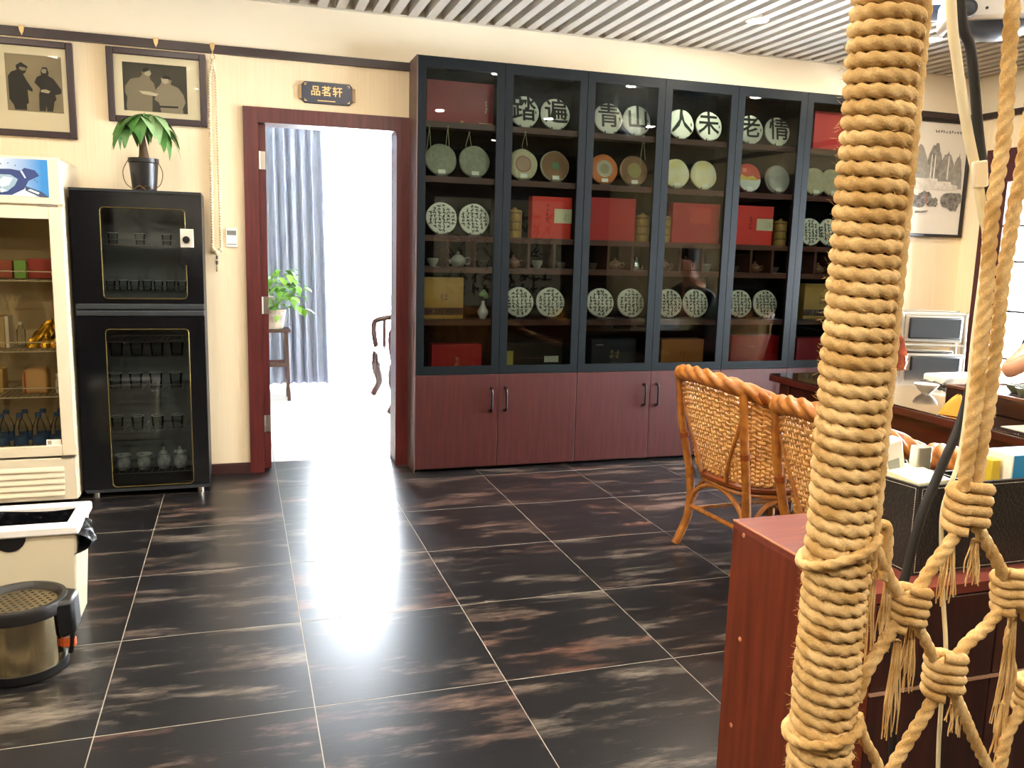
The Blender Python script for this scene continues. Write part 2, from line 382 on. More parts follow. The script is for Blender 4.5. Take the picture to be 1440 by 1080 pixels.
# ------------------------------------------------------------------ display cabinets with tea
CX0, CW, CY = 1.405, .521, 2.535
CB = WY-.001                                  # cabinet back
CTOP, GB = 2.437, .605                        # top, bottom of the glass doors
SHELF = [2.085, 1.775, 1.435, 1.25, .935, .605]  # shelf top faces, from the top row down
CARC = mat('cabinet_black_laminate', '#07090a', .7, spec=.1)
SIDE = mat('cabinet_side_laminate', '#5b4744', .45)
DFR = mat('black_metal_door_frame', '#0b1114', .5, spec=.12)
SHW = mat('shelf_red_brown', '#4a2620', .4, noise=(5, '#5c3026', 1, (1, 14, 14)))
CGL = glass('cabinet_glass', '#e4ecea', 1.38)
for u, (lab, hid) in enumerate((('tall black-framed glass tea cabinet beside the doorway, red box on its top shelf', 0),
                                ('tall black-framed glass tea cabinet between two others, orange box on its lowest shelf', 0),
                                ('tall black-framed glass tea cabinet farthest from the doorway, behind the rattan chairs', 0))):
    x0 = CX0+2*CW*u; x1 = x0+2*CW; xm = (x0+x1)/2
    t = thing('display_cabinet', lab, 'cabinet', ((x0+x1)/2, (CY+CB)/2, 0), 'tea display cabinets')
    body = M().box(x0+.001, x0+.02, CY+.022, CB, .0, CTOP-.001).box(x1-.02, x1-.001, CY+.022, CB, 0, CTOP-.001).box(x0+.02, x1-.02, CB-.008, CB, 0, CTOP-.001)
    body.box(x0+.02, x1-.02, CY+.022, CB-.008, CTOP-.03, CTOP-.001).box(x0+.02, x1-.02, CY+.022, CB-.008, GB-.03, GB).box(x0+.02, x1-.02, CY+.05, CY+.065, 0, .04).box(x0+.02, x1-.02, CY+.022, CB-.008, .04, .055)
    part(t, 'carcass', body, CARC, smooth=0)
    if u == 0: part(t, 'side_panel', M().box(x0-.004, x0+.001, CY, CB, 0, CTOP), SIDE, smooth=0)
    part(t, 'partition', M().box(xm-.009, xm+.009, CY+.03, CB-.008, GB, CTOP-.03), CARC, smooth=0)
    for c in range(2):
        a = x0+.02 if c == 0 else xm+.009; b_ = xm-.009 if c == 0 else x1-.02
        for z in SHELF[:-1]: part(t, 'shelf', M().box(a, b_, CY+.035, CB-.008, z-.022, z).box(a, b_, CY+.027, CY+.0349, z-.034, z), SHW, smooth=0)
        for k in (1, 2):
            xx = a+(b_-a)*(.36 if k == 1 else .70); part(t, 'divider', M().box(xx-.008, xx+.008, CY+.035, CB-.008, SHELF[3], SHELF[2]-.022), SHW, smooth=0)
        d0, d1 = (x0+.002, xm-.0015) if c == 0 else (xm+.0015, x1-.002); st = .048
        fr = M().box(d0, d0+st, CY, CY+.02, GB, CTOP-.002).box(d1-st, d1, CY, CY+.02, GB, CTOP-.002).box(d0+st, d1-st, CY, CY+.02, CTOP-.062, CTOP-.002).box(d0+st, d1-st, CY, CY+.02, GB, GB+.05)
        gd = part(t, 'glass_door', fr, DFR, smooth=0)
        part(gd, 'pane', M().box(d0+st-.004, d1-st+.004, CY+.008, CY+.012, GB+.046, CTOP-.058), CGL, smooth=0)
        ld = part(t, 'lower_door', M().box(d0, d1, CY, CY+.02, .022, GB-.004), MAHOG, smooth=0, bevel=.0015)
        hx = d1-.045 if c == 0 else d0+.045
        part(ld, 'pull_handle', M().tube(spline([(hx, CY, .515), (hx, CY-.022, .51), (hx, CY-.03, .49), (hx, CY-.03, .40), (hx, CY-.022, .38), (hx, CY, .375)], 4), .0065, 8)
             .lathe([(.012, 0), (.012, .004)], (hx, CY, .515), 12, 'y').lathe([(.012, 0), (.012, .004)], (hx, CY, .375), 12, 'y'), mat('dark_bronze', '#1c1414', .4, .6))

def colx(c): return CX0+CW*c
YI = CY+.115                                   # where things stand on the shelves
rnd = random.Random(3)
WRAP = mat('white_cotton_wrapper', '#efe9da', .75, bump=(30, .25))
CLEAR = glass('clear_plastic_film', '#ffffff', 1.35, .05)
ACR = mat('dark_holder', '#2a211c', .3)
def cake(px, row, label, wrapper, face=None, group=None, r=.0955, tag_=True, film=False):
    """a pressed tea cake standing on a small easel; face(mb-adding callback) prints on the front"""
    z = SHELF[row]; x = aty(px, 300, YI).x
    # keep the height of the pixel column: x at its own row
    x = aty(px, {0: 160, 1: 240, 2: 305, 4: 425}[row], YI).x
    t = thing('tea_cake', label, 'tea cake', (x, YI, z), group)
    tilt = Matrix.Translation((x, YI+.0, z+.006)) @ Matrix.Rotation(rad(-10), 4, 'X')
    prof = [(.0001, -.017), (r*.8, -.017), (r*.95, -.012), (r, -.003), (r*.985, .006), (r*.9, .0125), (r*.6, .015), (.0001, .0155)]
    prof = [(a, b_+.012) for a, b_ in prof]
    cm = M().lathe(prof, (0, 0, r), 26, 'y')
    cm.v = [(vx*(1+.012*sin(5*math.atan2(vz-r, vx)+px)), vy, r+(vz-r)*(1+.012*sin(5*math.atan2(vz-r, vx)+px))) for vx, vy, vz in cm.v]
    o = part(t, 'wrapped_cake', cm.xform(tilt), wrapper)
    h = M().box(-.035, .035, -.036, .03, -.006, -.002).box(-.035, -.029, -.036, -.032, -.002, .012).box(.029, .035, -.036, -.032, -.002, .012).hexa([(-.012, .016, -.004), (.012, .016, -.004), (.012, .02, -.004), (-.012, .02, -.004)], [(-.008, .016, .11), (.008, .016, .11), (.008, .02, .11), (-.008, .02, .11)])
    part(t, 'easel', h.xform(Matrix.Translation((x, YI, z+.006)) @ Matrix.Rotation(rad(-6), 4, 'X')), ACR)
    yf = -.0285
    if face: face(t, o, tilt, r, yf)
    return t
UX, UY = (1, 0, 0), (0, 0, 1)
def prt(o, name, mb, tilt, mt): return part(o, name, mb.xform(tilt), mt)
def disc(r_in, r_out, y, cz, n=32):
    if r_in <= 0: return M().lathe([(.0001, -y), (r_out, -y)], (0, 0, cz), n, 'y')
    return M().lathe([(r_in, -y), (r_out, -y)], (0, 0, cz), n, 'y')
def f_char(ch):
    def f(t, o, tilt, r, yf):
        prt(o, 'brushed_character', text_mb(ch, .155, (rnd.uniform(-.008, .008), yf-.0008, r+.004), UX, UY, .0008, .0022), tilt, INK)
        prt(o, 'seal_stamp', M().prism([(.066, -.012), (.074, -.012), (.074, .006), (.066, .006)], (0, yf-.0002, r), UX, UY, .0005), tilt, mat('grey_seal', '#6d6a60', .7))
    return f
def f_text(t, o, tilt, r, yf):
    prt(o, 'handwriting', strokes(M(), (0, yf-.0004, r), UX, UY, .165, .165, 6, 8, rnd, .85, .08), tilt, INK)
def f_label(t, o, tilt, r, yf):
    prt(o, 'price_tag', M().prism([(-.022, -.085), (.022, -.085), (.022, -.062), (-.022, -.062)], (0, yf-.001, r), UX, UY, .0008), tilt, PAPER)
def f_rings(rings):
    def f(t, o, tilt, r, yf):
        for k, (a, b_, c) in enumerate(rings):
            prt(o, 'printed_ring', disc(a*r, b_*r, yf-.0004*(k+1), r), tilt, mat('print_'+c[1:], c, .6))
        f_label(t, o, tilt, r, yf)
    return f
def f_rings_plain(*a): return f_rings(a)
CHARS = [(737, '踏', 'dense black character, nearest the big dark red carton'), (781, '遍', 'dense black character with a long sweeping base stroke'), (856, '青', 'black character of stacked bars'),
         (896, '山', 'plain three-pronged black character'), (958, '人', 'simple two-stroke black character'), (998, '未', 'black character shaped like a tree with two crossbars'),
         (1057, '老', 'curled-foot black character, half behind a door frame'), (1095, '情', 'black character of two side-by-side parts, nearest the rope post')]
for px, ch, lab in CHARS:
    cake(px, 0, 'white tea cake brushed with a ' + lab, WRAP, f_char(ch), 'tea cakes with one brushed character')
GREY = mat('grey_green_wrapper', '#a9a690', .7, bump=(30, .25), noise=(40, '#8f8d78', .8))
BEIGE = mat('beige_wrapper', '#cfc3a4', .7, bump=(30, .25), noise=(30, '#b5a684', .6))
YEL = mat('yellow_white_wrapper', '#e8d490', .6, noise=(9, '#f2ecd8', 1))
R2 = [(620, GREY, f_label, 'grey-green paper tea cake with a white tag, nearest the doorway'),
      (667, GREY, f_label, 'grey-green paper tea cake with a white tag, beside a pink-centred one'),
      (735, BEIGE, f_rings_plain((.0, .52, '#c4705c'), (.2, .26, '#e0b8a0'), (.44, .47, '#e0b8a0')), 'beige tea cake printed with a pink-red disc in the centre'),
      (780, BEIGE, f_rings_plain((.86, .92, '#b98a66'), (.0, .26, '#7fa078')), 'beige tea cake with a small green emblem in the centre'),
      (849, mat('orange_wrapper', '#cf7440', .6), f_rings_plain((.0, .56, '#eee6cf'), (.05, .2, '#93a06c'), (.3, .33, '#c8b894')), 'orange tea cake with a round white centre and small tree print'),
      (891, mat('peach_wrapper', '#dcb58a', .6, noise=(25, '#c99a6c', .7)), f_rings_plain((.9, .95, '#b98a66'), (.3, .5, '#d6c07e')), 'peach-coloured tea cake under clear film beside the orange one'),
      (951, YEL, f_label, 'yellow and white tea cake half hidden by a door frame'),
      (990, YEL, f_label, 'yellow and white tea cake with a clear rim, beside a similar one'),
      (1053, mat('red_wrapper', '#c23a30', .6), f_rings_plain((.0, .0001, '#c23a30')), 'red tea cake with a yellow and white lower half'),
      (1094, mat('silver_grey_wrapper', '#b3aa9e', .6), f_rings_plain((.0, .92, '#a8998e'), (.85, .9, '#d5cfc6'), (.14, .18, '#6e625c'), (.2, .24, '#cfc6ba')), 'silver-grey tea cake with a small ring printed in the centre'),
      (1147, BEIGE, f_label, 'plain beige tea cake on the shelf under a red box'),
      (1172, BEIGE, f_label, 'plain beige tea cake beside the rope-wrapped post, in clear film')]
for px, wm, fn, lab in R2:
    t = cake(px, 1, lab, wm, fn, 'coloured tea cakes on the second shelf')
    if px == 1053:
        o = [c for c in t.children if c.name.startswith('wrapped')][0]; r = .0955
        tl = Matrix.Translation(t.location+V((0, 0, .006))) @ Matrix.Rotation(rad(-10), 4, 'X')
        half = [(r*.9*cos(a), r*.9*sin(a)) for a in [pi+pi*i/14 for i in range(15)]]
        prt(o, 'white_print', M().prism(half, (0, -.0292, r-.01), UX, UY, .0005), tl, mat('print_white', '#d9d6cc', .6))
        prt(o, 'yellow_print', M().prism([(-.08, -.02), (.07, -.02), (.03, .012), (-.02, .0), (-.06, .018)], (0, -.0297, r), UX, UY, .0005), tl, mat('print_yellow', '#d6b04c', .6))
        prt(o, 'price_square', M().prism([(-.05, .03), (-.02, .03), (-.02, .06), (-.05, .06)], (0, -.0297, r), UX, UY, .0005), tl, mat('print_salmon', '#e2745e', .6))
LT = 'white tea cake covered in small black writing, '
for px in (621, 667): cake(px, 2, LT+'above cubbies by the doorway', WRAP, f_text, 'written tea cakes by the doorway')
for px in (1141, 1168): cake(px, 2, LT+'on the shelf beside the rope-wrapped post', WRAP, f_text, 'written tea cakes by the rope post')
for (pa, pb), wh in (((730, 774), 'above the flat black box'), ((844, 887), 'above the navy box'), ((941, 978), 'above the orange box'), ((1040, 1076), 'above the red box')):
    for px in (pa, pb): cake(px, 4, LT+wh, WRAP, f_text, 'written tea cakes '+wh)

# cartons
REDB = mat('red_carton', '#b0161c', .4); ORED = mat('orange_red_carton', '#d42a1c', .45); DRED = mat('dark_red_carton', '#96131f', .4)
def carton(px0, px1, py0, py1, row, mt, label, prints=(), depth=.07, name='tea_box', lid=None, group='tea boxes in the cabinets'):
    y = YI-.02
    a = aty(px0, py1, y); b_ = aty(px1, py1, y); h = aty((px0+px1)/2, py0, y).z-aty((px0+px1)/2, py1, y).z
    z = SHELF[row]; x0, x1 = a.x, b_.x
    t = thing(name, label, 'box', ((x0+x1)/2, y+depth/2, z), group)
    o = part(t, 'carton', M().box(x0, x1, y, y+depth, z, z+h), mt, bevel=.002)
    for nm, kind, u0, v0, u1, v1, c in prints:       # in fractions of the front
        xa, xb, za, zb = x0+u0*(x1-x0), x0+u1*(x1-x0), z+v0*h, z+v1*h
        m_ = c if not isinstance(c, str) else mat('print_'+c[1:], c, .5)
        if kind == 'rect': mb = M().box(xa, xb, y-.0012, y+.001, za, zb)
        else: mb = strokes(M(), ((xa+xb)/2, y-.0006, (za+zb)/2), UX, UY, xb-xa, zb-za, kind[0], kind[1], rnd, .8)
        part(t, nm, mb, m_, smooth=0)
    if lid: part(t, 'lid_seam', M().box(x0-.0008, x1+.0008, y-.0008, y+depth+.0008, z+h*lid, z+h*lid+.0012), mat('print_5a0c10', '#5a0c10', .6), smooth=0)
    return t
carton(600, 694, 104, 164, 0, DRED, 'large dark red carton with a small gold square, top shelf by the doorway',
       [('gold_seal', 'rect', .5, .0, .545, .09, '#c08a3c'), ('gold_writing', (1, 4), .86, .3, .91, .6, '#d8a878'), ('gold_line', 'rect', .78, .05, .98, .065, '#d8b080')], .1)
carton(1143, 1190, 150, 205, 0, REDB, 'bright red carton on the top shelf beside the rope-wrapped post', [('gold_seal', 'rect', .62, .0, .68, .06, '#d9b46a')], .08)
carton(747, 803, 275, 334, 2, ORED, 'orange-red carton with a cream label, beside a bamboo jar half hidden by the door frame',
       [('cream_label', 'rect', .56, .38, 1.0, .72, '#cfc4a4'), ('label_mark', (2, 2), .8, .44, .96, .62, '#6a604c'), ('brushed_writing', (1, 4), .34, .4, .44, .85, '#6a1210')])
carton(829, 892, 278, 338, 2, REDB, 'plain red carton left of a stacked bamboo jar', [])
carton(944, 1010, 284, 340, 2, REDB, 'red carton with a faint square label beside a bamboo jar edge', [('faint_label', 'rect', .36, .5, .8, .88, '#c2302c')])
carton(1034, 1085, 286, 341, 2, ORED, 'orange-red carton with a cream label, beside a stacked bamboo jar in full view',
       [('cream_label', 'rect', .55, .38, 1.0, .68, '#cfc4a4'), ('label_mark', (2, 2), .8, .44, .96, .62, '#6a604c'), ('brushed_writing', (1, 4), .34, .4, .44, .75, '#6a1210')])
GLD = mat('golden_carton', '#b98a3a', .45)
carton(596, 651, 391, 449, 4, GLD, 'golden carton with a brown band, beside a small white vase',
       [('brown_band', 'rect', 0, .09, 1, .27, '#4e2a1c'), ('band_writing', (6, 1), .2, .12, .76, .24, '#d8c08a'), ('crest', (2, 2), .4, .42, .62, .62, '#8a5a24')])
carton(1129, 1170, 398, 447, 4, GLD, 'golden carton with a brown band beside the rope-wrapped post',
       [('brown_band', 'rect', 0, .09, 1, .27, '#4e2a1c'), ('band_writing', (4, 1), .2, .12, .96, .24, '#d8c08a'), ('crest', (2, 2), .5, .42, .8, .62, '#8a5a24')])
carton(607, 677, 479, 518, 5, REDB, 'low red carton with gold writing on the lowest shelf by the doorway', [('gold_writing', (1, 3), .45, .1, .56, .55, '#c78a52')], .1)
carton(712, 789, 482, 521, 5, mat('black_carton', '#0d0f12', .3), 'flat black carton with a yellow side label and white tag on the lowest shelf',
       [('yellow_label', 'rect', 0, .1, .115, .72, '#b5a24c'), ('white_tag', 'rect', .68, .3, .94, .52, '#cfc8b8'), ('cord', 'rect', .115, .44, .68, .455, '#5a3a2c')], .1)
carton(831, 893, 474, 516, 5, mat('navy_carton', '#141c26', .35), 'dark navy carton with a gold emblem on the lowest shelf',
       [('gold_emblem', (2, 2), .4, .35, .64, .66, '#9a8450'), ('small_line', 'rect', .1, .8, .25, .83, '#8a8c90'), ('gold_writing', (5, 1), .4, .14, .64, .26, '#6a6450')], .1)
carton(929, 988, 472, 512, 5, mat('orange_brown_carton', '#a8642a', .45), 'orange-brown carton on the lowest shelf behind the rattan chair', [('crest', (2, 2), .42, .38, .58, .56, '#8a4c1c')], .1)
carton(1027, 1093, 466, 509, 5, REDB, 'wide red carton with a dark half-round tab on the lowest shelf', [('tab', 'rect', .4, .0, .6, .16, '#3a1614'), ('faint_line', 'rect', .36, .64, .5, .655, '#d06058')], .1)
carton(1119, 1190, 470, 508, 5, DRED, 'dark red carton on the lowest shelf partly behind the rope-wrapped post', [], .1)
# stacked bamboo jars
BAM = mat('bamboo', '#b08a48', .5, noise=(8, '#8f6a32', 1, (20, 20, 2)))
for px, wpx, lab in ((723, 12, 'stacked bamboo jar partly behind the door frame, beside a cream-labelled carton'), (903, 22, 'stacked bamboo jar with a knobbed lid, right of a plain red carton'),
                (933, 20, 'stacked bamboo jar half hidden by the door frame, left of a red carton'), (1097, 23, 'stacked bamboo jar under two small reflections, right of a labelled carton')):
    x = aty(px, 320, YI).x; z = SHELF[2]; r = .046
    t = thing('bamboo_jar', lab, 'jar', (x, YI, z), 'bamboo jars')
    for k in range(3):
        zz = z+.052*k; part(t, 'tier', M().lathe([(r*.96, zz), (r, zz+.004), (r, zz+.046), (r*.96, zz+.05)], (x, YI, 0), 20), BAM)
        part(t, 'band', M().lathe([(r+.0005, zz+.04), (r+.003, zz+.042), (r+.003, zz+.05), (r+.0005, zz+.052)], (x, YI, 0), 20), mat('bamboo_dark', '#7d5a2a', .5))
    part(t, 'lid', M().lathe([(r*.97, z+.156), (r*.95, z+.166), (r*.3, z+.172), (r*.28, z+.18), (.0001, z+.183)], (x, YI, 0), 20), BAM)
# white vase with a sprig
x = aty(679, 440, YI).x; z = SHELF[4]
t = thing('bud_vase', 'small white bud vase with a green sprig beside a golden carton', 'vase', (x, YI, z))
part(t, 'vase_body', M().lathe([(.018, z), (.02, z+.004), (.034, z+.03), (.034, z+.045), (.012, z+.085), (.009, z+.1), (.013, z+.108), (.0001, z+.104)], (x, YI, 0), 20), mat('glazed_white', '#e6e6e2', .15))
part(t, 'sprig_stem', M().tube([(x, YI, z+.1), (x+.006, YI, z+.13), (x+.004, YI, z+.15)], .0018, 6), LEAF)
for a, b_, s_ in ((.012, .148, .02), (-.01, .15, .018), (.02, .135, .015), (.002, .165, .016)):
    part(t, 'sprig_leaf', M().ball((x+a, YI, z+b_), s_, 8, 6, (1, .3, .8)), LEAF)
# teaware in the cubbies
CLAY = mat('brown_clay', '#6e4a38', .35); DCLAY = mat('black_clay', '#4a4038', .35); GCLAY = mat('grey_glaze', '#8d8a80', .25); SILV = mat('polished_silver', '#c9c9c9', .15, 1)
def teapot(x, z, s, mt, label, group, name='teapot', mt2=None):
    y = YI+.0; t = thing(name, label, 'teapot', (x, y, z), group)
    part(t, 'pot_body', M().lathe([(.022*s, z), (.03*s, z+.004*s), (.043*s, z+.022*s), (.043*s, z+.036*s), (.03*s, z+.052*s), (.022*s, z+.055*s)], (x, y, 0), 18), mt)
    part(t, 'lid', M().lathe([(.024*s, z+.055*s), (.022*s, z+.06*s), (.006*s, z+.067*s), (.009*s, z+.073*s), (.007*s, z+.079*s), (.0001, z+.081*s)], (x, y, 0), 14), mt2 or mt)
    part(t, 'spout', M().tube(spline([(x-.038*s, y, z+.022*s), (x-.056*s, y, z+.034*s), (x-.066*s, y, z+.054*s)], 4), [.011*s-.0008*s*i for i in range(9)], 8), mt)
    part(t, 'handle', M().tube(spline([(x+.036*s, y, z+.044*s), (x+.06*s, y, z+.048*s), (x+.067*s, y, z+.032*s), (x+.055*s, y, z+.016*s), (x+.04*s, y, z+.016*s)], 4), .0045*s, 6), mt)
def cup(x, z, s, mt, label, group, name='tea_cup'):
    y = YI; solo(name, M().lathe([(.016*s, z), (.017*s, z+.005*s), (.03*s, z+.025*s), (.033*s, z+.045*s), (.031*s, z+.045*s), (.027*s, z+.022*s), (.0001, z+.01*s)], (x, y, 0), 16), mt, label, 'cup', group)
cub = {0: ['g', 'T', 'c'], 1: ['t', 'g', 'c'], 2: ['c', 't', 'S'], 3: ['t', 'K', 'g'], 4: ['c', 't', 'c'], 5: ['c', 't', 'c']}
for col_, items in cub.items():
    a = colx(col_)+(.02 if col_ % 2 == 0 else .009); b_ = colx(col_+1)-(.009 if col_ % 2 == 0 else .02)
    for k, it in enumerate(items):
        f0, f1 = ((0, .36), (.36, .70), (.70, 1))[k]; x = a+(b_-a)*(f0+f1)/2; z = SHELF[3]
        if k == 0: x += .015
        if it == 'c': cup(x, z, .9, DCLAY, 'small dark tea cup in a low cubby of the tea cabinet', 'teaware in the cubbies')
        elif it == 'g': cup(x, z, 1.1, GCLAY, 'grey glazed tea bowl in a low cubby of the tea cabinet', 'grey bowls in the cubbies')
        elif it == 't': teapot(x, z, .95, CLAY, 'small brown clay teapot in a low cubby of the tea cabinet', 'clay teapots in the cubbies')
        elif it == 'T': teapot(x, z, 1.15, GCLAY, 'grey clay teapot in a cubby of the cabinet by the doorway', None)
        elif it == 'K':
            t = thing('square_teapot', 'square reddish clay teapot in a cubby above the written cakes', 'teapot', (x, YI, z))
            part(t, 'pot_body', M().box(x-.035, x+.035, YI-.03, YI+.03, z, z+.07), mat('red_clay', '#5e2c22', .4), bevel=.006)
            part(t, 'lid', M().box(x-.028, x+.028, YI-.024, YI+.024, z+.07, z+.08).ball((x, YI, z+.088), .009, 8, 6), MATS['red_clay'])
            part(t, 'handle', M().tube(spline([(x+.034, YI, z+.055), (x+.06, YI, z+.05), (x+.058, YI, z+.02), (x+.034, YI, z+.016)], 4), .005, 6), MATS['red_clay'])
            part(t, 'spout', M().tube([(x-.034, YI, z+.03), (x-.055, YI, z+.055)], [.01, .007], 8), MATS['red_clay'])
        elif it == 'S':
            t = thing('silver_teapot', 'polished silver round teapot with ball lid in a cubby', 'teapot', (x-.012, YI, z)); xx = x-.012
            part(t, 'pot_body', M().lathe([(.03, z), (.04, z+.006), (.045, z+.025), (.034, z+.05), (.015, z+.056)], (xx, YI, 0), 20), SILV)
            part(t, 'lid_ball', M().ball((xx+.004, YI, z+.074), .021, 14, 10), SILV)
            part(t, 'handle', M().tube(spline([(xx-.02, YI, z+.055), (xx-.05, YI, z+.04), (xx-.045, YI, z+.01)], 4), .005, 8), SILV)
            part(t, 'spout', M().tube(spline([(xx+.03, YI, z+.04), (xx+.05, YI, z+.03), (xx+.052, YI, z+.01)], 4), .006, 8), SILV)
# hanging price cords in front of the second shelf
for px, py0, py1 in ((604, 178, 222), (630, 178, 222), (660, 186, 205), (739, 186, 205), (905, 192, 226)):
    p0 = aty(px, py0, CY+.03); p1 = aty(px, py1, CY+.03)
    solo('ribbon_loop', M().tube([p0, (p1.x-.022, p0.y, p1.z), (p1.x-.018, p0.y, p1.z-.02)], .0016, 5).tube([p0, (p1.x+.012, p0.y, p1.z)], .0016, 5).ball(p0, .005, 8, 6),
         mat('pale_ribbon', '#b9b08f', .6), 'thin pale cord hanging from a shelf hook over a tea cake', 'cord', 'cords on the second shelf')
# ------------------------------------------------------------------ left side: cooler, sterilising cabinet, bins, pictures
CREAM = mat('cream_enamel', '#d9cdb2', .4)
# --- drinks cooler
FX0, FX1, FY, FB = -1.02, -.402, 2.30, 2.755
t = thing('drinks_cooler', 'cream upright drinks cooler with glass door and blue bottle picture on top', 'fridge', ((FX0+FX1)/2, (FY+FB)/2, 0))
bd = M().box(FX0, FX0+.035, FY+.03, FB, .03, 1.74).box(FX1-.035, FX1, FY+.03, FB, .03, 1.74).box(FX0+.035, FX1-.035, FB-.03, FB, .03, 1.74).box(FX0+.035, FX1-.035, FY+.03, FB-.03, 1.5, 1.74).box(FX0+.035, FX1-.035, FY+.03, FB-.03, .03, .245)
part(t, 'body', bd, CREAM, smooth=0, bevel=.004)
part(t, 'inner_liner', M().box(FX0+.035, FX1-.035, FB-.034, FB-.0301, .245, 1.5).box(FX0+.0351, FX0+.039, FY+.05, FB-.034, .245, 1.5).box(FX1-.039, FX1-.0351, FY+.05, FB-.034, .245, 1.5), mat('cooler_liner', '#b8a98c', .5), smooth=0)
hd = part(t, 'header_panel', M().box(FX0, FX1-.004, FY, FY+.03, 1.52, 1.745), CREAM, bevel=.006)
SKYP = mat('print_sky_blue', '#4a8fc8', .35)
_nt = SKYP.node_tree; _tc = _nt.nodes.new('ShaderNodeTexCoord'); _sx = _nt.nodes.new('ShaderNodeSeparateXYZ'); _cr = _nt.nodes.new('ShaderNodeValToRGB')
_nt.links.new(_tc.outputs['Generated'], _sx.inputs[0]); _nt.links.new(_sx.outputs['X'], _cr.inputs['Fac']); _nt.links.new(_cr.outputs['Color'], _nt.nodes['Principled BSDF'].inputs['Base Color'])
_cr.color_ramp.elements[0].position = .45; _cr.color_ramp.elements[0].color = lin('#dfe4e6'); _cr.color_ramp.elements[1].position = .95; _cr.color_ramp.elements[1].color = lin('#2f7fc0')
px0, px1, pz0, pz1 = FX0+.03, FX1-.055, 1.555, 1.732
pic = part(hd, 'picture', M().box(px0, px1, FY-.002, FY, pz0, pz1), SKYP, smooth=0)
def pp(name, poly, c, lay, parent): part(parent, name, M().prism(poly, (px1, FY-.002-.0006*lay, pz0), UX, UY, .0005), mat('print_'+c[1:], c, .35), smooth=0)
pp('splash', [(-.36, .0), (-.02, .0), (-.03, .02), (-.1, .045), (-.15, .06), (-.25, .03), (-.36, .06)], '#c7d6dc', 1, hd)
pp('bottle', [(-.36, .03), (-.36, .075), (-.3, .105), (-.24, .124), (-.16, .127), (-.115, .12), (-.1, .135), (-.055, .125), (-.038, .1), (-.075, .08), (-.085, .075), (-.105, .035), (-.16, .005), (-.25, .003), (-.33, .01)], '#2d3f72', 2, hd)
pp('ice', [(-.33, .03), (-.31, .06), (-.27, .085), (-.22, .1), (-.16, .1), (-.13, .08), (-.145, .05), (-.18, .02), (-.25, .012)], '#8ea8ba', 3, hd)
pp('ice_glint', [(-.3, .04), (-.27, .065), (-.24, .05), (-.26, .03)], '#cfdfe6', 4, hd); pp('ice_glint', [(-.22, .06), (-.19, .09), (-.15, .085), (-.17, .05), (-.2, .04)], '#c2d4de', 5, hd); pp('ice_glint', [(-.23, .02), (-.2, .035), (-.18, .025), (-.2, .015)], '#d9e5ea', 4, hd)
for dx, dz in ((-.2, .145), (-.17, .15), (-.14, .14), (-.24, .14), (-.06, .075), (-.05, .068)): pp('droplet', [(dx, dz), (dx+.004, dz+.002), (dx+.005, dz+.007), (dx, dz+.006)], '#3a4c6a', 3, hd)
pp('shadow_shard', [(-.27, .07), (-.24, .03), (-.2, .015), (-.22, .05), (-.25, .085)], '#54719a', 4, hd)
pp('cap_ring', [(-.118, .118), (-.1, .085), (-.094, .088), (-.11, .122)], '#b9c4d8', 4, hd)
pp('water_jet', [(-.1, .05), (-.03, .025), (-.0, .0), (-.04, .0), (-.1, .028)], '#3a4c6a', 3, hd)
pp('water_glint', [(-.08, .036), (-.04, .02), (-.045, .012), (-.09, .03)], '#d5e2e6', 4, hd)
dz0, dz1 = .262, 1.512
fr = M().box(FX0, FX0+.06, FY, FY+.03, dz0, dz1).box(FX1-.064, FX1-.002, FY, FY+.03, dz0, dz1).box(FX0+.06, FX1-.064, FY, FY+.03, dz1-.062, dz1).box(FX0+.06, FX1-.064, FY, FY+.03, dz0, dz0+.055)
gd = part(t, 'door_frame', fr, CREAM, bevel=.003)
part(gd, 'pane', M().box(FX0+.056, FX1-.06, FY+.012, FY+.016, dz0+.05, dz1-.058), glass('cooler_glass', '#f4f1e6', 1.3), smooth=0)
part(gd, 'energy_sticker', M().box(FX1-.135, FX1-.068, FY+.0105, FY+.012, dz0+.055, dz0+.085), PAPER, smooth=0)
part(gd, 'sticker_mark', M().box(FX1-.13, FX1-.112, FY+.01, FY+.0106, dz0+.06, dz0+.08), mat('print_9a9078', '#9a9078', .6), smooth=0)
gr = part(t, 'base_grille', M().box(FX0, FX1-.004, FY+.002, FY+.03, .03, .25), CREAM, bevel=.003)
for k in range(5): part(gr, 'louvre', M().hexa([(FX0+.06, FY-.008, .055+k*.032), (FX1-.06, FY-.008, .055+k*.032), (FX1-.06, FY+.002, .06+k*.032), (FX0+.06, FY+.002, .06+k*.032)], [(FX0+.06, FY-.008, .062+k*.032), (FX1-.06, FY-.008, .062+k*.032), (FX1-.06, FY+.002, .078+k*.032), (FX0+.06, FY+.002, .078+k*.032)]), CREAM)
part(t, 'hinge_plate', M().box(FX1-.07, FX1-.006, FY-.004, FY+.02, .25, .262), STEEL); part(t, 'hinge_plate', M().box(FX1-.11, FX1-.02, FY-.004, FY+.02, 1.512, 1.52), STEEL)
for xx in (FX0+.05, FX1-.05):
    for yy in (FY+.08, FB-.06): part(t, 'foot', M().cyl((xx, yy, 0), (xx, yy, .03), .02, n=12), BLACK)
WIRE = mat('white_wire', '#d8d2c2', .35)
fsh = [1.165, .735, .53]           # shelf heights (from pixels 390, 490, 560)
fsh = [aty(60, 393, 2.36).z, aty(60, 492, 2.36).z, aty(60, 556, 2.36).z, .32]
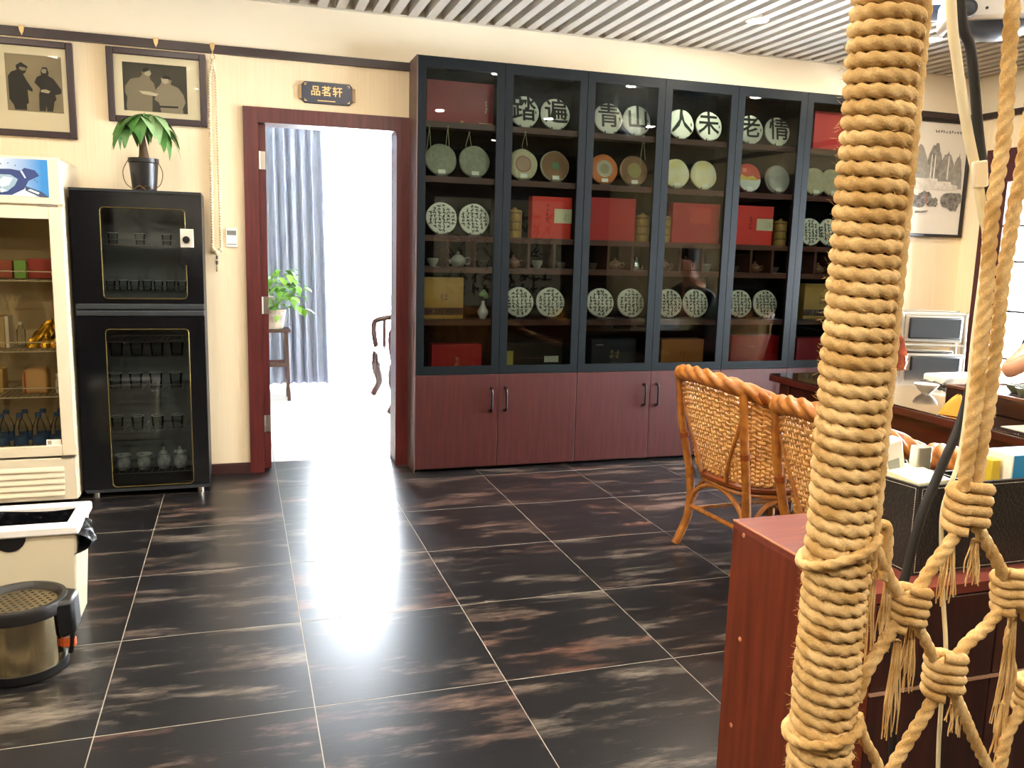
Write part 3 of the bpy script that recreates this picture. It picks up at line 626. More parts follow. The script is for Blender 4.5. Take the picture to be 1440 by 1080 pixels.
for z in fsh[:3]:
    wm = M()
    for k in range(22): xx = FX0+.05+k*(FX1-FX0-.1)/21; wm.tube([(xx, FY+.06, z-.004), (xx, FB-.05, z-.004)], .0022, 5)
    for yy in (FY+.06, FB-.05): wm.tube([(FX0+.04, yy, z-.009), (FX1-.04, yy, z-.009)], .003, 6)
    sh = part(t, 'wire_shelf', wm, WIRE)
    part(sh, 'front_rail', M().tube(spline([(FX0+.05, FY+.055, z), (FX0+.05, FY+.055, z+.03), (FX0+.07, FY+.055, z+.038), (FX1-.095, FY+.055, z+.038), (FX1-.075, FY+.055, z+.03), (FX1-.07, FY+.055, z)], 4), .003, 6), WIRE)
def fbox(px0, px1, py0, py1, si, mt, label, name='snack_box', cat='box', y=2.45, dep=.1, bevel=.004):
    z = fsh[si]; a = aty(px0, py1, y).x; b_ = aty(px1, py1, y).x; h = aty(px0, py0, y).z-aty(px0, py1, y).z
    return solo(name, M().box(a, min(b_, FX1-.045), y, y+dep, z, z+h), mt, label, cat, 'white cartons in the cooler' if name == 'white_carton' else None, bevel)
fbox(-14, 18, 363, 388, 0, mat('brick_red_pack', '#8a4436', .5), 'dull red packet with a pale top on the upper cooler shelf')
fbox(39, 84, 362, 390, 0, mat('crimson_pack', '#8e2f2c', .4), 'crimson packet on the upper cooler shelf, right of the green one')
fbox(20, 37, 362, 388, 0, mat('green_pack', '#6d9a4c', .5), 'small green and white packet on the upper cooler shelf', y=2.41, dep=.03)
for px in (43, 59, 71, 80): fbox(px-(7 if px == 43 else 5), px+(7 if px == 43 else 5), 344, 361, 0, PAPER, 'small white carton standing behind the crimson packet', 'white_carton', y=2.58, dep=.05)
fbox(-12, 8, 447, 492, 1, mat('tan_box', '#c2ad84', .5), 'tan box with a pale edge on the middle cooler shelf')
fbox(8.5, 14, 447, 492, 1, PAPER, 'narrow white box beside the tan box in the cooler', y=2.45)
x = aty(27, 480, 2.5).x; z = fsh[1]
t2 = thing('plastic_bottle', 'clear small plastic bottle behind the golden foil bag', 'bottle', (x, 2.55, z)); CLR = glass('thin_clear', '#f8fbff', 1.15, .02)
part(t2, 'bottle_body', M().lathe([(.018, z), (.02, z+.01), (.02, z+.08), (.01, z+.1), (.01, z+.11)], (x, 2.55, 0), 14), CLR); part(t2, 'cap', M().cyl((x, 2.55, z+.11), (x, 2.55, z+.125), .012, n=12), WHITE)
# golden foil bag
z = fsh[1]; x = aty(62, 480, 2.45).x; rb = random.Random(9)
def foil(u, v):
    a = 2*pi*u; r = (1-.75*v)*(1+.13*sin(7*a+9*v)+.08*sin(13*a-5*v)); xx = x+.01*v+.085*r*cos(a)+.035*v; yy = 2.46+.05*r*sin(a)
    return (xx, yy, z+.004+.135*v**.8+.01*sin(9*a+11*v)*v)
t2 = thing('foil_bag', 'crumpled golden foil bag with dark tie on the middle cooler shelf', 'bag', (x, 2.46, z))
part(t2, 'foil', M().grid(foil, 40, 12, True), mat('gold_foil', '#c89a2a', .25, .85, bump=(25, .8)), smooth=20)
part(t2, 'tie', M().tube(spline([(x+.075, 2.42, z+.13), (x+.065, 2.405, z+.09), (x+.04, 2.40, z+.05)], 4), .006, 6), mat('dark_brown_tie', '#2c1c12', .5))
solo('crumpled_wrap', M().grid(lambda u, v: (x-.05+.06*cos(2*pi*u)*(1-v*.7)*(1+.2*sin(5*2*pi*u)), 2.415+.025*sin(2*pi*u)*(1-v*.7), z+.004+.03*v+.004*sin(31*u)), 24, 5, True), CLR, 'crumpled clear wrap below the golden foil bag', 'wrap', smooth=20)
# third shelf
def toast(px, w_, mt, lab, dx=0):
    z = fsh[2]; xx = aty(px, 550, 2.44).x
    t2 = thing('bread_pack', lab, 'packet', (xx, 2.46, z))
    poly = [(-w_/2, 0), (w_/2, 0), (w_/2, .1), (w_*.42, .125), (w_*.2, .13), (-w_*.2, .13), (-w_*.42, .122), (-w_/2, .1)]
    part(t2, 'pack', M().prism(poly, (xx, 2.50, z+.002), UX, UY, .1), mt, bevel=.008)
    part(t2, 'stripe', M().prism([(-w_*.42, .005), (-w_*.34, .005), (-w_*.34, .115), (-w_*.42, .115)], (xx, 2.3995, z+.002), UX, UY, .001), mat('print_a8503c', '#a8503c', .5))
toast(52, .115, mat('peach_pack', '#cda878', .5), 'peach-coloured bread packet on the lower cooler shelf')
fbox(-20, 6, 524, 558, 2, mat('straw_pack', '#c9ae72', .5), 'straw-coloured packet on the lower cooler shelf near the cooler wall')
zz = fsh[2]; xx = aty(82, 545, 2.42).x
t2 = thing('milk_bottle', 'small white bottle with cap at the edge of the lower cooler shelf', 'bottle', (xx, 2.44, zz))
part(t2, 'bottle_body', M().lathe([(.016, zz), (.017, zz+.06), (.01, zz+.075), (.01, zz+.085)], (xx, 2.44, 0), 12), WHITE); part(t2, 'cap', M().cyl((xx, 2.44, zz+.085), (xx, 2.44, zz+.1), .012, n=10), PAPER)
# floor of the cooler: water bottles
zb = .247; BL = mat('blue_label', '#3d5f96', .4)
for r_ in range(2):
    for k in range(6):
        xx = FX0+.09+k*.085; yy = 2.42+r_*.11
        t2 = thing('water_bottle', 'clear water bottle with a blue label on the cooler floor, '+('front row' if r_ == 0 else 'back row'), 'bottle', (xx, yy, zb), 'water bottles in the cooler')
        part(t2, 'bottle_body', M().lathe([(.03, zb), (.034, zb+.01), (.034, zb+.13), (.026, zb+.16), (.014, zb+.19), (.013, zb+.205)], (xx, yy, 0), 14), CLR)
        part(t2, 'label', M().lathe([(.0345, zb+.06), (.0345, zb+.1)], (xx, yy, 0), 14), BL); part(t2, 'cap', M().cyl((xx, yy, zb+.2), (xx, yy, zb+.22), .015, n=10), BL)

# --- black sterilising cabinet
SX0, SX1, SY, SB, SH = -.385, .236, 2.36, 2.74, 1.612
BLK = mat('black_glass_panel', '#06080b', .12, coat=.3); DKG = mat('dark_grey_metal', '#1d2124', .45, .2)
t = thing('sterilizing_cabinet', 'tall black two-door dish steriliser with gold-edged windows beside the cooler', 'cabinet', ((SX0+SX1)/2, (SY+SB)/2, 0))
zm0, zm1 = .985, 1.015
part(t, 'body', M().box(SX0, SX0+.02, SY+.03, SB, .04, SH).box(SX1-.02, SX1, SY+.03, SB, .04, SH).box(SX0+.02, SX1-.02, SB-.015, SB, .04, SH).box(SX0+.02, SX1-.02, SY+.03, SB-.015, SH-.02, SH).box(SX0+.02, SX1-.02, SY+.03, SB-.015, .04, .07).box(SX0+.02, SX1-.02, SY+.03, SB-.015, zm0, zm1), DKG, smooth=0)
part(t, 'inner_liner', M().box(SX0+.021, SX1-.021, SB-.018, SB-.0155, .075, zm0-.005).box(SX0+.021, SX1-.021, SB-.018, SB-.0155, zm1+.005, SH-.025).box(SX0+.0205, SX0+.023, SY+.035, SB-.018, .075, zm0-.005).box(SX1-.023, SX1-.0205, SY+.035, SB-.018, .075, zm0-.005).box(SX0+.0205, SX0+.023, SY+.035, SB-.018, zm1+.005, SH-.025).box(SX1-.023, SX1-.0205, SY+.035, SB-.018, zm1+.005, SH-.025), mat('steriliser_liner', '#9a9d9b', .5), smooth=0)
part(t, 'top_cap', M().box(SX0, SX1, SY, SY+.03, SH-.012, SH), DKG, smooth=0)
for z in (zm0-.012, zm1-.008): part(t, 'door_pull', M().box(SX0+.012, SX1, SY-.008, SY+.03, z, z+.028), mat('grey_pull', '#3f4448', .35, .6), bevel=.003)
part(t, 'bottom_trim', M().box(SX0+.012, SX1, SY-.004, SY+.03, .04, .055), MATS['grey_pull'], smooth=0)
for xx in (SX0+.05, SX1-.05):
    for yy in (SY+.06, SB-.06): part(t, 'foot', M().cyl((xx, yy, 0), (xx, yy, .04), .018, n=12), STEEL)
def rrect(x0, x1, z0, z1, r, n=5):
    o = []
    for cx, cz, a0 in ((x1-r, z1-r, 0), (x0+r, z1-r, pi/2), (x0+r, z0+r, pi), (x1-r, z0+r, 1.5*pi)):
        for i in range(n+1): a = a0+pi/2*i/n; o.append((cx+r*cos(a), cz+r*sin(a)))
    return o
SGL = glass('steriliser_glass', '#dce0e0', 1.4)
def sdoor(z0, z1, wz0, wz1):
    wx0, wx1 = aty(145, 400, SY).x, aty(263, 400, SY).x
    outer = rrect(SX0+.004, SX1-.002, z0, z1, .004, 5); inner = rrect(wx0, wx1, wz0, wz1, .02, 5); n = len(outer)
    mb = M(); mb.add([(x, SY, z) for x, z in outer]+[(x, SY, z) for x, z in inner]+[(x, SY+.028, z) for x, z in outer]+[(x, SY+.028, z) for x, z in inner],
        [(i, (i+1) % n, n+(i+1) % n, n+i) for i in range(n)]+[(2*n+i, 3*n+i, 3*n+(i+1) % n, 2*n+(i+1) % n) for i in range(n)]+[(i, 2*n+i, 2*n+(i+1) % n, (i+1) % n) for i in range(n)]+[(n+i, n+(i+1) % n, 3*n+(i+1) % n, 3*n+i) for i in range(n)])
    d = part(t, 'door', mb, BLK, smooth=30)
    part(d, 'window_pane', M().prism(rrect(wx0-.003, wx1+.003, wz0-.003, wz1+.003, .02), (0, SY+.014, 0), UX, UY, .004), SGL, smooth=0)
    part(d, 'gold_edge', M().tube([(x, SY-.0005, z) for x, z in rrect(wx0, wx1, wz0, wz1, .02)], .0022, 6, closed=True), mat('dull_gold', '#7c6a38', .4, .7))
    return d
zz = lambda py, px=200: aty(px, py, SY).z
d1 = sdoor(zm1+.02, SH-.014, zz(420), zz(293)); d2 = sdoor(.058, zm0-.014, zz(683), zz(463))
cp = part(d1, 'control_panel', M().box(aty(253, 322, SY).x, aty(272, 322, SY).x, SY-.006, SY, zz(348, 262), zz(322, 262)), mat('silver_panel', '#c9c5ba', .35, .3), bevel=.002)
kx, kz = aty(262, 337, SY).x, zz(337, 262)
part(d1, 'timer_knob', M().lathe([(.018, 0), (.018, .012), (.015, .016), (.0001, .016)], (kx, SY-.006, kz), 20, 'y').box(kx-.002, kx+.002, SY-.024, SY-.02, kz-.015, kz+.015), BLACK)
part(d1, 'switch_plate', M().box(aty(254, 360, SY).x, aty(272, 360, SY).x, SY-.004, SY, zz(373, 262), zz(349, 262)), BLK)
# racks and glassware
SRK = mat('steel_wire', '#a9a9a4', .3, .9)
def rack(z, y0=SY+.045, y1=SB-.03):
    m_ = M()
    for k in range(18): x = SX0+.03+k*(SX1-SX0-.06)/17; m_.tube([(x, y0, z), (x, y1, z)], .0018, 5)
    for yy in (y0, (y0+y1)/2, y1): m_.tube([(SX0+.022, yy, z-.004), (SX1-.022, yy, z-.004)], .0025, 6)
    m_.tube([(SX0+.03, y0, z+.028), (SX1-.03, y0, z+.028)], .0025, 6)
    part(t, 'wire_rack', m_, SRK)
rz = [zz(345), zz(411), zz(551), zz(606), zz(667)]
rz[3] = zz(610)
for z in rz: rack(z)
rack(zz(481))
GLS = glass('drinking_glass', '#f4f8f8', 1.3)
def tumbler(x, y, z, r, h, lab, grp, mt=GLS, handle=False):
    t2 = thing('tumbler', lab, 'glass', (x, y, z+.002), grp)
    part(t2, 'glass_body', M().lathe([(r*.8, z+.002), (r, z+h), (r*.94, z+h), (r*.75, z+.01), (.0001, z+.01)], (x, y, 0), 16), mt)
    part(t2, 'rim', M().tube([(x+r*.97*cos(a), y+r*.97*sin(a), z+h) for a in [2*pi*i/16 for i in range(16)]], .0016, 5, closed=True), mat('glass_rim', '#e6e9e8', .35))
for k in range(7): tumbler(SX0+.16+k*.058, SY+.11+(k % 2)*.03, rz[1], .025, .055, 'short drinking glass on the rack under the upper steriliser window', 'glasses in the upper steriliser')
for k in range(4): tumbler(SX0+.16+k*.1, SY+.12, rz[2], .034, .085, 'tall drinking glass on the upper rack of the lower compartment', 'tall glasses in the steriliser')
for k in range(4): tumbler(SX0+.16+k*.1, SY+.12, rz[3], .032, .075, 'drinking glass on the middle rack of the lower compartment', 'middle glasses in the steriliser')
for k in range(4): tumbler(SX0+.17+k*.1, SY+.13, zz(481)-.09, .036, .08, 'upturned wine glass hanging below the wire holder in the steriliser', 'hanging glasses in the steriliser')
for k in range(3): tumbler(SX0+.18+k*.13, SY+.12, rz[0], .026, .06, 'small drinking glass on the highest steriliser rack', 'small glasses on the highest rack')
BW = mat('blue_white_porcelain', '#eef0e8', .15, noise=(28, '#5a7488', .75))
for k, px in enumerate((174, 203, 231, 254)):
    x = aty(px, 655, SY+.1).x; z = rz[4]+.004; y = SY+.1
    open_ = k < 2
    t2 = thing('porcelain_mug' if open_ else 'porcelain_jar', ('blue and white porcelain mug with flared rim on the lowest steriliser rack' if open_ else ('blue and white lidded porcelain jar with pointed knob' if k == 2 else 'blue and white lidded porcelain jar with round knob and small ears')), 'mug' if open_ else 'jar', (x, y, z), 'porcelain mugs' if open_ else None)
    if open_:
        part(t2, 'mug_body', M().lathe([(.024, z), (.03, z+.006), (.038, z+.035), (.034, z+.06), (.04, z+.08), (.042, z+.084), (.038, z+.08), (.03, z+.06), (.034, z+.035), (.0001, z+.01)], (x, y, 0), 20), BW)
        part(t2, 'rim', M().tube([(x+.041*cos(a), y+.041*sin(a), z+.083) for a in [2*pi*i/20 for i in range(20)]], .0022, 6, closed=True), PAPER)
    else:
        part(t2, 'jar_body', M().lathe([(.022, z), (.03, z+.01), (.037, z+.045), (.03, z+.075), (.022, z+.08)], (x, y, 0), 20), BW)
        part(t2, 'lid', M().lathe([(.024, z+.08), (.026, z+.086), (.014, z+.098), (.006, z+.102), (.008, z+.112), (.0001, z+.12)], (x, y, 0), 16), BW)
        if k == 3: part(t2, 'ear', M().ball((x-.024, y, z+.09), .009, 8, 6).ball((x+.024, y, z+.09), .009, 8, 6), BW)

# --- potted money tree on the steriliser
x = aty(203, 255, 2.5).x; y = 2.5; z = SH
t = thing('potted_money_tree', 'leafy green money tree in a black pot on the steriliser', 'plant', (x, y, z))
s_ = .052*1.0
part(t, 'pot', M().lathe([(.036, z), (.042, z+.004), (.05, z+.1), (.053, z+.103), (.053, z+.118), (.049, z+.118), (.046, z+.1), (.0001, z+.1)], (x, y, 0), 24), BLACK)
part(t, 'soil', M().lathe([(.0001, z+.102), (.046, z+.102)], (x, y, 0), 20), SOIL)
part(t, 'trunk', M().tube([(x, y, z+.1), (x+.002, y, z+.13), (x, y, z+.16), (x-.003, y, z+.2), (x, y, z+.23)], [.022, .017, .013, .011, .008], 10), mat('bark', '#5a4630', .8, bump=(60, .5)))
for sx in (-1, 1): part(t, 'wire_stand', M().tube(spline([(x+sx*.045, y-.03, z+.115), (x+sx*.066, y-.04, z+.07), (x+sx*.058, y-.045, z+.025), (x+sx*.03, y-.05, z+.004)], 5), .0016, 5).tube(spline([(x+sx*.03, y-.05, z+.004), (x+sx*.012, y-.053, z+.018), (x-sx*.008, y-.055, z+.004)], 4), .0016, 5), mat('copper_wire', '#5e4228', .35, .7))
def leafmesh(L, W, droop=.35, fold=.12):
    m_ = M(); n = 7; vs = []
    for i in range(n+1):
        u = i/n; wv = W*sin(pi*min(1, u*1.0)**.8)*(1-.15*u); zc = -droop*L*u*u
        vs += [(L*u, -wv/2, zc+fold*wv), (L*u, 0, zc), (L*u, wv/2, zc+fold*wv)]
    fs = []
    for i in range(n): a = 3*i; fs += [(a, a+1, a+4, a+3), (a+1, a+2, a+5, a+4)]
    return m_.add(vs, fs)
rl = random.Random(21)
LEAFP = mat('leaf_pale_back', '#6f9560', .5, noise=(20, '#9ab585', .7))
stalks = [(-.03, -.02, .26, pi*.9), (.0, -.05, .265, -pi*.45), (.04, -.03, .27, -pi*.2), (-.045, -.045, .235, -pi*.7), (.06, .0, .235, 0), (.01, .03, .28, pi*.5)]
for si, (dx, dy, hz, az) in enumerate(stalks):
    hub = V((x+dx, y+dy, z+hz)); st = part(t, 'leaf_stalk', M().tube(spline([(x, y, z+.22), (x+dx*.5, y+dy*.5, z+hz*.98), hub], 4), .0022, 6), LEAF)
    for k in range(5):
        a = az+(k-2)*.62+rl.uniform(-.15, .15); L = rl.uniform(.085, .12)
        lm = leafmesh(L, L*.42, .4+.25*rl.random()).xform(Matrix.Translation(hub) @ Matrix.Rotation(a, 4, 'Z') @ Matrix.Rotation(rl.uniform(.1, .75), 4, 'Y'))
        part(st, 'leaf', lm, LEAFP if (si == 2 and k in (1, 2)) or (si == 1 and k == 3) else LEAF, smooth=60)

t.scale = (1.42, 1.42, 1.42)
# --- framed photographs
FRW = mat('picture_frame_brown', '#2b1a1c', .35); MATW = mat('picture_mount', '#e9e0c8', .7)
SEP = mat('print_sepia', '#9b8f75', .6, noise=(4, '#7d735e', .8)); SEPD = mat('print_dark_grey', '#3c3a36', .6, noise=(4, '#55524a', .8))
def framed(q, label, photo, figs, bgm, tilt=.035):
    (xa, za), (xb, zb) = q; y0 = WY-.004
    t = thing('framed_photograph', label, 'picture', ((xa+xb)/2, WY-.02, za))
    fw = .034
    def B(mb, x0, x1, ya, yb, z0, z1): return mb.box(x0, x1, ya, yb, z0, z1)
    lean = Matrix.Translation((0, WY-.003, za)) @ Matrix.Rotation(tilt, 4, 'X') @ Matrix.Translation((0, -(WY-.003), -za))
    def P(nm, mb, mt, par=t, bevel=0): return part(par, nm, mb.xform(lean), mt, smooth=0, bevel=bevel)
    f = M().box(xa, xa+fw, WY-.028, WY-.003, za, zb).box(xb-fw, xb, WY-.028, WY-.003, za, zb).box(xa+fw, xb-fw, WY-.028, WY-.003, zb-fw, zb).box(xa+fw, xb-fw, WY-.028, WY-.003, za, za+fw)
    P('frame', f, FRW, bevel=.004)
    mt_ = P('mount', M().box(xa+fw, xb-fw, WY-.014, WY-.006, za+fw, zb-fw), MATW)
    W_, H_ = xb-xa, zb-za
    u0, v0, u1, v1 = photo; X = lambda u: xa+u*W_; Z = lambda v: za+v*H_
    ph = P('print', M().box(X(u0), X(u1), WY-.0148, WY-.014, Z(v0), Z(v1)), bgm, mt_)
    pw, phh = (u1-u0)*W_, (v1-v0)*H_
    for k, (nm, poly, c) in enumerate(figs):
        P(nm, M().prism([(a*pw, b_*phh) for a, b_ in poly], (X(u0), WY-.0149-.0003*(k+1), Z(v0)), UX, UY, .0003), mat('print_'+c[1:], c, .6), mt_)
    P('glazing', M().box(xa+fw, xb-fw, WY-.0215, WY-.0205, za+fw, zb-fw), glass('picture_glass', '#fbfbf8', 1.12), t)
    for px_ in (.5,):
        part(t, 'hanging_hook', M().prism([(-.014, .03), (.014, .03), (.01, .005), (0, -.018), (-.01, .005)], ((xa+xb)/2, WY-.024, 2.405), UX, UY, .006), mat('brass_hook', '#b89a6a', .35, .6))
    return t
a = aty(-30, 190, WY); b_ = aty(98.5, 62, WY)
man1 = [(.13, .0), (.11, .1), (.04, .2), (.04, .6), (.1, .68), (.2, .72), (.19, .76), (.19, .8), (.28, .86), (.33, .83), (.4, .79), (.37, .74), (.36, .69), (.31, .65), (.36, .55), (.46, .4), (.46, .35), (.37, .38), (.38, .15), (.34, .12), (.34, .0)]
man2 = [(.56, .0), (.57, .3), (.6, .42), (.5, .52), (.55, .62), (.63, .66), (.62, .72), (.66, .8), (.74, .8), (.77, .7), (.75, .66), (.85, .6), (.98, .42), (.97, .35), (.86, .32), (.88, .24), (.84, .2), (.8, .0), (.7, .0), (.69, .12), (.67, .0)]
framed(((a.x, aty(98, 197, WY).z+.004), (aty(103, 62, WY).x, b_.z)), 'dark-framed portrait print of two standing men in dark coats, above the cooler', (.315, .265, .875, .845),
       [('figure', man1, '#262422'), ('face', [(.24, .74), (.3, .71), (.36, .72), (.36, .77), (.26, .78)], '#8a7f68'), ('figure', man2, '#2a2826'), ('face', [(.63, .72), (.67, .69), (.72, .7), (.73, .77), (.66, .77)], '#9a8f76'), ('hand', [(.6, .36), (.74, .34), (.78, .38), (.7, .41), (.62, .4)], '#b8ad94'), ('ground', [(.0, .0), (1, .0), (1, .02), (.0, .02)], '#8a8068')], SEP)
za = aty(158, 171, WY).z; zb = aty(151, 66, WY).z
m3 = [(.05, .0), (.04, .1), (.06, .28), (.03, .36), (.03, .5), (.12, .66), (.26, .7), (.3, .76), (.3, .84), (.36, .9), (.42, .88), (.45, .8), (.42, .74), (.42, .68), (.48, .6), (.5, .48), (.57, .45), (.57, .38), (.5, .36), (.45, .36), (.44, .0)]
m4 = [(.58, .0), (.55, .2), (.48, .26), (.5, .34), (.52, .5), (.58, .58), (.6, .64), (.59, .72), (.64, .77), (.72, .76), (.76, .68), (.74, .6), (.86, .54), (.94, .4), (.97, .24), (.92, .1), (.93, .0)]
framed(((aty(154, 171, WY).x, za), (aty(289, 81, WY).x, zb)), 'dark-framed landscape print of two men in pale jackets talking, over the money tree', (.155, .165, .8, .815),
       [('figure', m3, '#8a8270'), ('hair', [(.3, .84), (.33, .9), (.39, .91), (.42, .87), (.38, .84), (.34, .8)], '#2c2a28'), ('face', [(.34, .82), (.42, .85), (.44, .78), (.4, .74), (.34, .76)], '#b8ae98'), ('figure', m4, '#948c7a'), ('hair', [(.6, .71), (.64, .78), (.72, .77), (.76, .69), (.7, .71)], '#2c2a28'), ('face', [(.6, .71), (.7, .71), (.72, .64), (.66, .6), (.61, .63)], '#c2b8a2'),
        ('hands', [(.24, .42), (.4, .42), (.55, .38), (.5, .33), (.3, .36)], '#cfc6b2'), ('belt', [(.55, .14), (.85, .15), (.85, .11), (.55, .1)], '#2e2c29')], SEPD)
# --- string of prayer beads on a hook
hx = aty(299, 78, WY).x; hz = 2.405
t = thing('prayer_beads', 'long hanging string of pale prayer beads on a hook by the door', 'beads', (hx, WY-.02, aty(306, 388, WY).z))
part(t, 'hook', M().prism([(-.014, .03), (.014, .03), (.01, .005), (0, -.018), (-.01, .005)], (hx, WY-.024, hz), UX, UY, .006).tube(spline([(hx, WY-.03, hz-.018), (hx-.012, WY-.03, hz-.045), (hx, WY-.03, hz-.055), (hx+.012, WY-.03, hz-.045), (hx, WY-.03, hz-.018)], 4), .0025, 6), MATS['brass_hook'])
BEAD = mat('ivory_bead', '#e6d8b4', .35)
za_, zb_ = hz-.06, aty(305, 352, WY).z
xl0, xr0 = aty(295, 110, WY).x, aty(304, 110, WY).x; xl1, xr1 = aty(299, 340, WY).x, aty(311, 340, WY).x
bm = M(); n = 70
for k in range(n):
    u = k/(n-1); zk = za_+(zb_-za_)*u
    e = min(1, u/.08)
    for p0, p1 in ((xl0, xl1), (xr0, xr1)):
        xx = hx+(p0-hx)*e if u < .08 else p0+(p1-p0)*u
        bm.ball((xx, WY-.02, zk), .0092, 8, 6)
part(t, 'bead_strands', bm, BEAD, kind='stuff')
xm_ = aty(305, 352, WY).x
part(t, 'guru_bead', M().ball((xm_, WY-.02, zb_-.012), .017, 12, 8).ball((xm_-.018, WY-.02, zb_+.006), .012, 10, 6).ball((xm_+.018, WY-.02, zb_+.006), .012, 10, 6), BEAD)
part(t, 'spacer', M().cyl((xm_, WY-.02, zb_-.03), (xm_, WY-.02, zb_-.05), .006, n=10).cyl((xm_, WY-.02, zb_-.058), (xm_, WY-.02, zb_-.08), .0075, n=10), mat('dark_bead', '#4a4038', .4))
part(t, 'tassel', M().tube([(xm_, WY-.02, zb_-.08), (xm_, WY-.02, zb_-.12)], [.003, .007], 8), mat('tan_tassel', '#b09a74', .8))
# --- switch plate and door sign
xa, za = aty(318, 347, WY).x, aty(318, 347, WY).z; xb, zb = aty(333, 321, WY).x, aty(333, 321, WY).z
t = thing('wall_thermostat', 'small white wall control plate with grey display beside the door frame', 'switch', ((xa+xb)/2, WY-.006, za))
part(t, 'plate', M().box(xa, xb, WY-.012, WY, za, zb), WHITE, bevel=.002)
part(t, 'display', M().box(xa+.006, xb-.004, WY-.0135, WY-.012, zb-.04, zb-.014), mat('grey_display', '#7c8076', .3), smooth=0)
part(t, 'buttons', M().box(xa+.006, xb-.004, WY-.0135, WY-.012, za+.012, za+.018), mat('grey_display', '#7c8076', .3), smooth=0)
xa, xb = aty(422, 130, WY).x, aty(497, 135, WY).x; za, zb = aty(460, 147, WY).z, aty(460, 117, WY).z; xc, zc = (xa+xb)/2, (za+zb)/2; W_, H_ = xb-xa, zb-za
t = thing('door_sign', 'dark blue plaque with three gold characters above the doorway', 'sign', (xc, WY-.01, za))
ch = .016
part(t, 'board', M().prism([(-W_*.42, -H_/2), (W_*.42, -H_/2), (W_*.42+ch, -H_/2+ch), (W_*.42+ch, H_/2-ch), (W_*.42, H_/2), (-W_*.42, H_/2), (-W_*.42-ch, H_/2-ch), (-W_*.42-ch, -H_/2+ch)], (xc, WY, zc), UX, UY, .018), mat('navy_lacquer', '#16213a', .35), bevel=.002)
for sx in (-1, 1): part(t, 'end_cap', M().box(xc+sx*W_*.5-.009, xc+sx*W_*.5+.009, WY-.015, WY-.001, zc-H_*.32, zc+H_*.32), mat('tan_end', '#a98a5c', .5), bevel=.002)
part(t, 'gold_lettering', text_mb('品茗轩', .058, (xc-.004, WY-.019, zc+.006), UX, UY, .001, .0008, 1.12), mat('gold_paint', '#d9b878', .4, .3))
part(t, 'gold_dash', M().box(xc-.055, xc+.045, WY-.0195, WY-.0185, za+.013, za+.018), MATS['gold_paint'])
cm = M()
for sx in (-1, 1):
    for sz in (-1, 1):
        ox, oz = xc+sx*W_*.4, zc+sz*H_*.36
        cm.box(ox-.007, ox+.007, WY-.0195, WY-.0185, oz+sz*.004, oz+sz*.007).box(ox+sx*.004, ox+sx*.007, WY-.0195, WY-.0185, oz-.006, oz+.006).box(ox-.003, ox+.003, WY-.0195, WY-.0185, oz-.004, oz-.001)
part(t, 'corner_ornament', cm, MATS['gold_paint'])

# --- white waste bin with liner
BX_1, BY_0 = -.13, .72
bt = aty(105, 757, .70); BH = .395
t = thing('waste_bin', 'white rectangular waste bin lined with a black bag', 'bin', (BX_1-.17, .92, 0))
x1, x0, y0, y1 = BX_1, BX_1-.42, .70, .985
IV = mat('ivory_plastic', '#ded5b8', .45); IVW = mat('white_bin_plastic', '#efeeea', .4)
sh = M().hexa([(x0+.03, y0+.03, 0), (x1-.03, y0+.03, 0), (x1-.03, y1-.03, 0), (x0+.03, y1-.03, 0)], [(x0+.01, y0+.01, BH-.03), (x1-.01, y0+.01, BH-.03), (x1-.01, y1-.01, BH-.03), (x0+.01, y1-.01, BH-.03)])
sh.f = [f for f in sh.f if f != (4,5,6,7)]
part(t, 'shell', sh, IV, bevel=.008)
rm = M().box(x0, x1, y0-.005, y0+.045, BH-.035, BH).box(x0, x1, y1-.04, y1+.005, BH-.035, BH).box(x1-.045, x1, y0+.045, y1-.04, BH-.035, BH).box(x0, x0+.045, y0+.045, y1-.04, BH-.035, BH)
part(t, 'rim', rm, IVW, bevel=.008)
part(t, 'finger_grip', M().prism([(-.05, .0)]+[(.05*cos(a), .05*sin(a)*1.0) for a in [pi+pi*i/10 for i in range(11)]], (x1-.215, y0+.0125, BH-.035), UX, UY, .004), BLACK)
BAGM = mat('black_bin_bag', '#0d0f14', .25, bump=(40, .6))
bag = M().grid(lambda u, v: ((x0+x1)/2+((x1-x0)/2-.04)*max(-1, min(1, 1.5*cos(2*pi*u)))*(1-.15*v), (y0+y1)/2+((y1-y0)/2-.045)*max(-1, min(1, 1.5*sin(2*pi*u)))*(1-.15*v), BH-.012-.4*v+.006*sin(23*u)), 48, 6, True)
part(t, 'bin_bag', bag, BAGM)
rt = random.Random(4)
part(t, 'bag_overhang', M().grid(lambda u, v: (x1-.02+.07*sin(pi*v)**.8*(.75+.2*sin(5*u+.4)+.05*sin(19*u+7*v)), y0-.0+.13*u, BH-.03-.085*v*(.75+.2*sin(4*u+1))+.02*u), 24, 12), BAGM, smooth=15)
# --- steel tea-waste bucket
ux, uy, ur, uh = -.272, .475, .132, .24
t = thing('tea_waste_bucket', 'round steel tea-waste bucket with black rim and perforated drain top', 'bucket', (ux, uy, 0))
part(t, 'steel_wall', M().lathe([(ur*.96, .03), (ur*.985, .2), (ur*.98, uh-.03)], (ux, uy, 0), 48), mat('bucket_steel', '#b9ab88', .16, 1, bump=(5, .5, (5, 5, .1))))
part(t, 'base_ring', M().lathe([(ur*.9, 0), (ur*.99, .004), (ur*1.0, .032), (ur*.96, .034)], (ux, uy, 0), 40), BLACK)
part(t, 'rim', M().lathe([(ur*.985, uh-.045), (ur*1.04, uh-.04), (ur*1.06, uh-.012), (ur*1.02, uh), (ur*.93, uh+.002), (ur*.84, uh-.01), (ur*.82, uh-.022)], (ux, uy, 0), 48), mat('bucket_rim', '#1a1917', .4))
